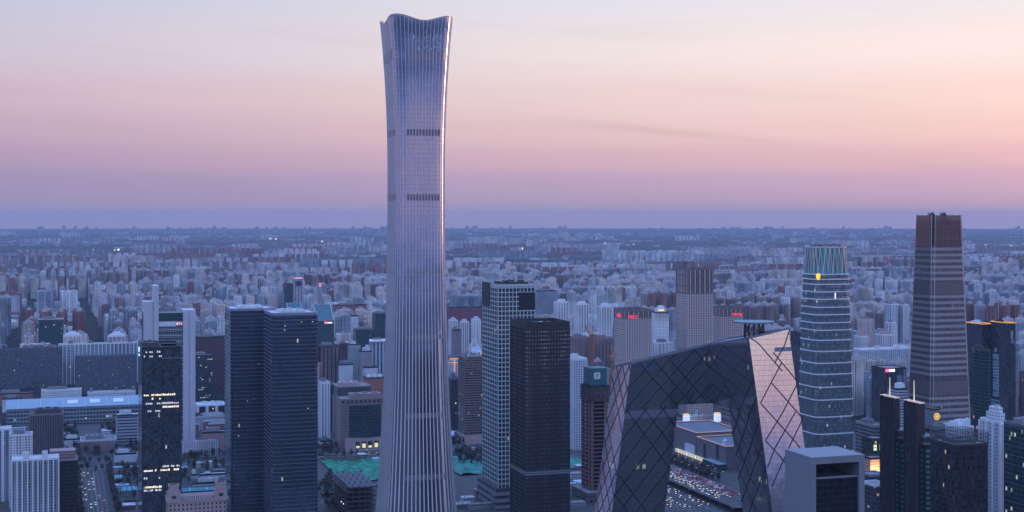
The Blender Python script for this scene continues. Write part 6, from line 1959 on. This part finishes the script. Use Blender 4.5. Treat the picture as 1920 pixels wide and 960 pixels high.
# small sheds and kiosks filling the nearer blocks
hut_m = [facade('hut_white', (.55, .56, .60), (.08, .09, .11), 3, 3.2, .5, .45), facade('hut_brown', (.26, .19, .18), (.06, .06, .07), 3, 3.2, .5, .45), facade('hut_grey', (.30, .31, .34), (.06, .065, .08), 3, 3.2, .5, .45)]
hut_n = ('white', 'brown', 'grey')
hut_r = [roofm, roofd, roofw, blue_roof]
hr = random.Random(17)
def hut(u, v, w_, d_, h, where):
    if taken(u, v, w_ / 2 - 2, d_ / 2 - 2) or any(a - w_ / 2 - 1 < u < b_ + w_ / 2 + 1 for a, b_ in ((24, 54), (652, 766))) or abs(v - 1895) < 26 + d_ / 2: return
    KEEP.append((u, v, w_ / 2, d_ / 2))
    k = hr.randrange(3); rk = hr.randrange(4)
    x, y = xy(u, v)
    lab = f"small {hut_n[k]} flat-roofed hut with {('grey', 'dark', 'pale', 'blue')[rk]} roof {where}"
    o = thing('small_hut', lab, 'hut', (x, y, 0), group=lab)
    b = MB(); b.box(-w_ / 2, w_ / 2, -d_ / 2, d_ / 2, 0, h, 0, 0, False); b.build('wall', hut_m[k], o)
    b = MB(); b.box(-w_ / 2 - .5, w_ / 2 + .5, -d_ / 2 - .5, d_ / 2 + .5, h + .01, h + .5)
    for q in range(hr.randint(1, 3)):
        cx_, cy_ = hr.uniform(-.35, .35) * w_, hr.uniform(-.3, .3) * d_
        b.box(cx_ - 1, cx_ + 1, cy_ - .8, cy_ + .8, h + .5, h + 1.7)
    b.build('roof', hut_r[rk], o)
def huts_px(px0, px1, py0, py1, n, where):
    for k in range(n):
        x, y = ground_at(hr.uniform(px0, px1), hr.uniform(py0, py1)); u, v = uvof(x, y)
        hut(u, v, hr.uniform(10, 30), hr.uniform(7, 14), hr.uniform(3.5, 9), where)
huts_px(138, 262, 835, 958, 60, 'near the side street')
huts_px(342, 436, 845, 890, 26, 'behind the pink twin-towered building')
huts_px(0, 262, 795, 830, 40, 'before the station hall')
huts_px(598, 722, 855, 866, 6, 'beside the green-netted site')
huts_px(855, 906, 925, 958, 12, 'beside the teal-netted site')
huts_px(1066, 1092, 860, 955, 12, 'behind the black tower')
# ------------------------------------------------------------------ building sites with green netting
def netting(name, label, u0, u1, v0, v1, colr):
    rr = random.Random(int(u0)); b = MB(); nu, nv = 48, 30
    hgt = {}
    for i in range(nu + 1):
        for j in range(nv + 1):
            hgt[i, j] = 1.0 + 3.2 * max(0, math.sin(i * .55 + j * .3) * math.cos(j * .6 - i * .2)) + rr.uniform(0, 1.1)
    for i in range(nu):
        for j in range(nv):
            q = []
            for a, c_ in ((i, j), (i + 1, j), (i + 1, j + 1), (i, j + 1)):
                x, y = xy(u0 + (u1 - u0) * a / nu, v0 + (v1 - v0) * c_ / nv); q.append((x, y, hgt[a, c_]))
            b.face(q)
    mt = bpy.data.materials.new('site_net'); mt.use_nodes = True
    t = NT(mt.node_tree); g_ = t.n('ShaderNodeNewGeometry')
    def nz(sc_, lo, hi):
        n_ = t.n('ShaderNodeTexNoise'); n_.inputs['Scale'].default_value = sc_; n_.inputs['Detail'].default_value = 6; n_.inputs['Roughness'].default_value = .65
        t.link(g_.outputs['Position'], n_.inputs['Vector'])
        m_ = t.n('ShaderNodeMapRange', interpolation_type='SMOOTHSTEP'); t.link(n_.outputs[0], m_.inputs[0]); m_.inputs[1].default_value = lo; m_.inputs[2].default_value = hi
        return m_.outputs[0]
    cc = t.mix(nz(.06, .35, .65), tuple(c * .45 for c in colr) + (1,), tuple(c * 1.15 for c in colr) + (1,))
    cc = t.mix(nz(.035, .56, .68), cc, (.07, .055, .05, 1))
    cc = t.mix(nz(.22, .60, .70), cc, (.22, .30, .30, 1))
    bs = t.n('ShaderNodeBsdfPrincipled'); t.link(cc, bs.inputs['Base Color']); bs.inputs['Roughness'].default_value = .8
    oo = t.n('ShaderNodeOutputMaterial'); t.link(bs.outputs[0], oo.inputs[0])
    o = b.build(name, mt); tag(o, label, 'building site')
    return o
netting('netted_ground', 'building site covered with bright green netting beside the flaring skyscraper', 330, 445, 1690, 1845, (.015, .26, .15))
netting('netted_ground', 'building site covered with teal netting behind the white grid tower', 480, 660, 1690, 1830, (.03, .26, .20))
def fence(label, u0, u1, v, h=3.0):
    x0, y0 = xy(u0, v)
    root = thing('site_fence', label, 'fence', (x0, y0, 0))
    L = u1 - u0; n = int(L / 6)
    me = MB(); me.box(.05, 5.9, -.05, .05, .1, h); me = me.mesh('panel', plain('fence_teal', (.10, .30, .33), .6))
    pm_ = MB(); pm_.box(-.12, .12, -.14, .14, 0, h + .3); pm_ = pm_.mesh('post', plain('fence_post', (.5, .52, .55), .5))
    for k in range(n):
        put('panel', me, root, (k * 6, 0, 0)); put('post', pm_, root, (k * 6, 0, 0))
fence('teal panel fence along the green-netted building site', 330, 446, 1850)
fence('teal panel fence along the teal-netted building site', 480, 664, 1840, 5)
# steel frame going up beside the skyscraper
def steel_frame():
    D = 1500.0
    cen, wd, dp = foot(622, 650, 707, D)
    root = thing('steel_frame', 'dark unfinished steel-framed building beside the flaring skyscraper', 'building site', (cen[0], cen[1], 0))
    h = zat(908, D) - 4
    st = plain('frame_steel', (.07, .07, .085), .6, .3); sl = plain('deck_grey', (.11, .11, .13), .9)
    nx, ny = 6, 5
    for i in range(nx):
        for j in range(ny):
            b = MB(); x, y = -wd / 2 + wd * i / (nx - 1), -dp / 2 + dp * j / (ny - 1); b.box(x - .4, x + .4, y - .4, y + .4, 0, h + 2.5); b.build('column', st, root)
    z = h; k = 0
    while z > 2:
        b = MB(); b.box(-wd / 2 + (3 if k == 0 else 0), wd / 2, -dp / 2 + .8, dp / 2, z - .35, z); b.build('deck', sl, root)
        b = MB(); b.box(-wd / 2 - .5, wd / 2 + .5, -dp / 2 - .5, -dp / 2 + .3, z - .9, z + .3); b.box(-wd / 2 - .5, -wd / 2 + .3, -dp / 2 + .31, dp / 2, z - .9, z + .3); b.build('edge_beam', sl if k % 2 else st, root)
        z -= 5.0; k += 1
    for x, y in ((-wd / 2 - 2, -dp / 2 + 8), (-wd / 2 - 2, -dp / 2 + 20)):
        b = MB(); b.box(x - .5, x + .5, y - .5, y + .5, h * .45, h * .45 + 1); b.build('work_light', lampw, root)
steel_frame()
BX('brick_hut', 'low dark red site huts beside the steel frame', 'huts', 600, 626, 925, 1620, brickred, d=14, plant=())

# ------------------------------------------------------------------ traffic
def car_mesh(paint_c, nm):
    b = MB()
    L, W = 4.5, 1.85
    prof = [(-L / 2, .35), (-L / 2, .85), (-L / 2 + .25, .98), (-L * .28, 1.05), (-L * .16, 1.48), (L * .18, 1.5), (L * .36, 1.02), (L / 2, .95), (L / 2, .35)]
    for sgn in (-1, 1):
        pts = [(sgn * W / 2 * (.86 if z > 1.2 else 1), y, z) for y, z in prof]
        b.face(pts if sgn > 0 else pts[::-1], m=0)
    for i in range(len(prof)):
        (y0, z0), (y1, z1) = prof[i], prof[(i + 1) % len(prof)]
        m = 1 if (i in (3, 5)) else 0
        k0, k1 = (.86 if z0 > 1.2 else 1) * W / 2, (.86 if z1 > 1.2 else 1) * W / 2
        b.face([(-k0, y0, z0), (k0, y0, z0), (k1, y1, z1), (-k1, y1, z1)], m=m)
    for sgn in (-1, 1):
        b.box(sgn * .62 - .24, sgn * .62 + .24, L / 2, L / 2 + .06, .6, .86, 2)
        b.box(sgn * .62 - .24, sgn * .62 + .24, -L / 2 - .06, -L / 2, .6, .86, 3)
        for y in (-1.35, 1.35):
            b.box(sgn * W / 2 - .12, sgn * W / 2 + .12, y - .33, y + .33, .0, .62, 4)
    return b.mesh('car_' + nm, [plain('paint_' + nm, paint_c, .25, .2, grime=.05), plain('car_glass', (.02, .025, .03), .1), plain('headlamp', (1, .93, .8), emit=3.5, grime=0), plain('tail_lamp', (1, .05, .04), emit=1.1, grime=0), plain('tyre', (.02, .02, .02), .9)])
CARS = {n: car_mesh(c_, n) for n, c_ in (('white', (.72, .74, .78)), ('silver', (.42, .44, .48)), ('black', (.02, .02, .025)), ('grey', (.14, .15, .17)), ('red', (.35, .03, .03)), ('blue', (.05, .09, .2)))}
cr = random.Random(21)
ncar = 0
quota = {}
QUOTA = {'in the jam on the elevated ring road': 150, 'on the service road below the elevated ring road': 60, 'on the boulevard below the bronze tower': 55, 'on the side street near the striped apartments': 35}
def car(u, v, z, head, where):
    global ncar
    x, y = xy(u, v)
    px, py = proj(x, y, z)
    if not (-5 < px < 1925 and py < 975): return
    if ncar >= 300 or quota.get(where, 0) >= QUOTA.get(where, 40): return
    quota[where] = quota.get(where, 0) + 1
    c_ = cr.choices(list(CARS), (6, 4, 4, 3, 1, 1))[0]
    o = put('car', CARS[c_], None, (x, y, z)); o.rotation_euler = (0, 0, PHI + head)
    lab = f'{c_} car {where}'
    tag(o, lab, 'car', lab); ncar += 1
# elevated ring road, seen through the loop
lanes = [(706.6 + 4.1 * (k + .5), k < 5) for k in range(10)]
for lu, toward_cam in lanes:
    v = 1430 + cr.uniform(0, 8)
    while v < 1800:
        px = proj(*xy(lu, v), deck_z)[0]
        if 1245 < px < 1400 and cr.random() < .72: car(lu + cr.uniform(-.3, .3), v, deck_z + .01, math.pi if toward_cam else 0, 'in the jam on the elevated ring road')
        v += cr.uniform(6.2, 12)
for lu in (687, 692, 696.5, 701, 655, 660, 665, 670, 675):
    v = 1430 + cr.uniform(0, 8)
    while v < 1800:
        px = proj(*xy(lu, v))[0]
        if 1240 < px < 1400 and cr.random() < .6: car(lu, v, .13, math.pi, 'on the service road below the elevated ring road')
        v += cr.uniform(8, 18)
for k in range(10):
    lv = 1872 + 4.6 * (k + .5)
    u = 280 + cr.uniform(0, 10)
    while u < 700:
        px = proj(*xy(u, lv))[0]
        if (598 < px < 716 or 852 < px < 908 or 1066 < px < 1092): car(u, lv, .13, -math.pi / 2 if k < 5 else math.pi / 2, 'on the boulevard below the bronze tower')
        u += cr.uniform(8, 18)
for k, lu in enumerate((27, 32, 37, 42, 47, 52)):
    v = 1548 + cr.uniform(0, 14)
    while v < 1860:
        if cr.random() < .5: car(lu, v, .13, math.pi if k < 3 else 0, 'on the side street near the striped apartments')
        v += cr.uniform(10, 24)
# street lamps by the ring road and on the side street
def lamp_mesh():
    b = MB(); b.cyl(0, 0, 0, 9, .14, .09, 6); b.bar((0, 0, 9), (1.8, 0, 9.4), .12, .12); return b.mesh('post', grey_p)
def lamp_head():
    b = MB(); b.box(1.3, 2.3, -.3, .3, 9.2, 9.6); return b.mesh('lamp_head', lampy)
lm_, lh_ = lamp_mesh(), lamp_head()
def lamp(u, v, where):
    x, y = xy(u, v); o = put('street_lamp', None, None, (x, y, 0)); o.rotation_euler = (0, 0, PHI)
    lab = 'lit street lamp ' + where; tag(o, lab, 'street lamp', lab); put('post', lm_, o); put('lamp_head', lh_, o)
for v in range(1560, 1860, 22):
    lamp(766, v, 'in the row beside the mall'); lamp(786, v + 9, 'in the row beside the mall')
for u in range(300, 660, 24):
    for vv in (1870, 1920):
        x_, y_ = xy(u, vv)
        if not taken(u, vv, -2, -2) and (596 < proj(x_, y_)[0] < 716 or 852 < proj(x_, y_)[0] < 908): lamp(u, vv, 'along the boulevard kerb')
for v in range(1560, 1860, 40):
    lamp(22, v, 'on the side street near the striped apartments')
# scattered lights far out on the plain
b = MB(); rr = random.Random(31)
for px, py, s in ((222, 471, 5), (215, 471, 3), (979, 469, 6), (1134, 459, 4), (1188, 460, 3), (1176, 461, 3), (507, 450, 4), (517, 450, 4), (515, 461, 3), (604, 455, 4), (616, 459, 3), (1383, 472, 5), (1848, 462, 4), (200, 449, 3), (175, 470, 2), (1896, 464, 4)):
    x, y = ground_at(px, py); s *= y / 9000.0
    b.box(x - s, x + s, y - s, y + s, 8, 8 + 2 * s)
for k in range(200):
    y = 2200 * (9000 / 2200.0) ** rr.random(); x = rr.uniform(-.37, .37) * y; s = rr.uniform(.25, .7)
    b.box(x - s, x + s, y - s, y + s, 9, 9 + 1.5 * s)
o = b.build('far_lights', plain('far_lit', (1.0, .88, .7), emit=1.8, grime=0), None, stuff=True); o['label'] = 'scatter of small lamps far out over the plain'; o['category'] = 'lights'
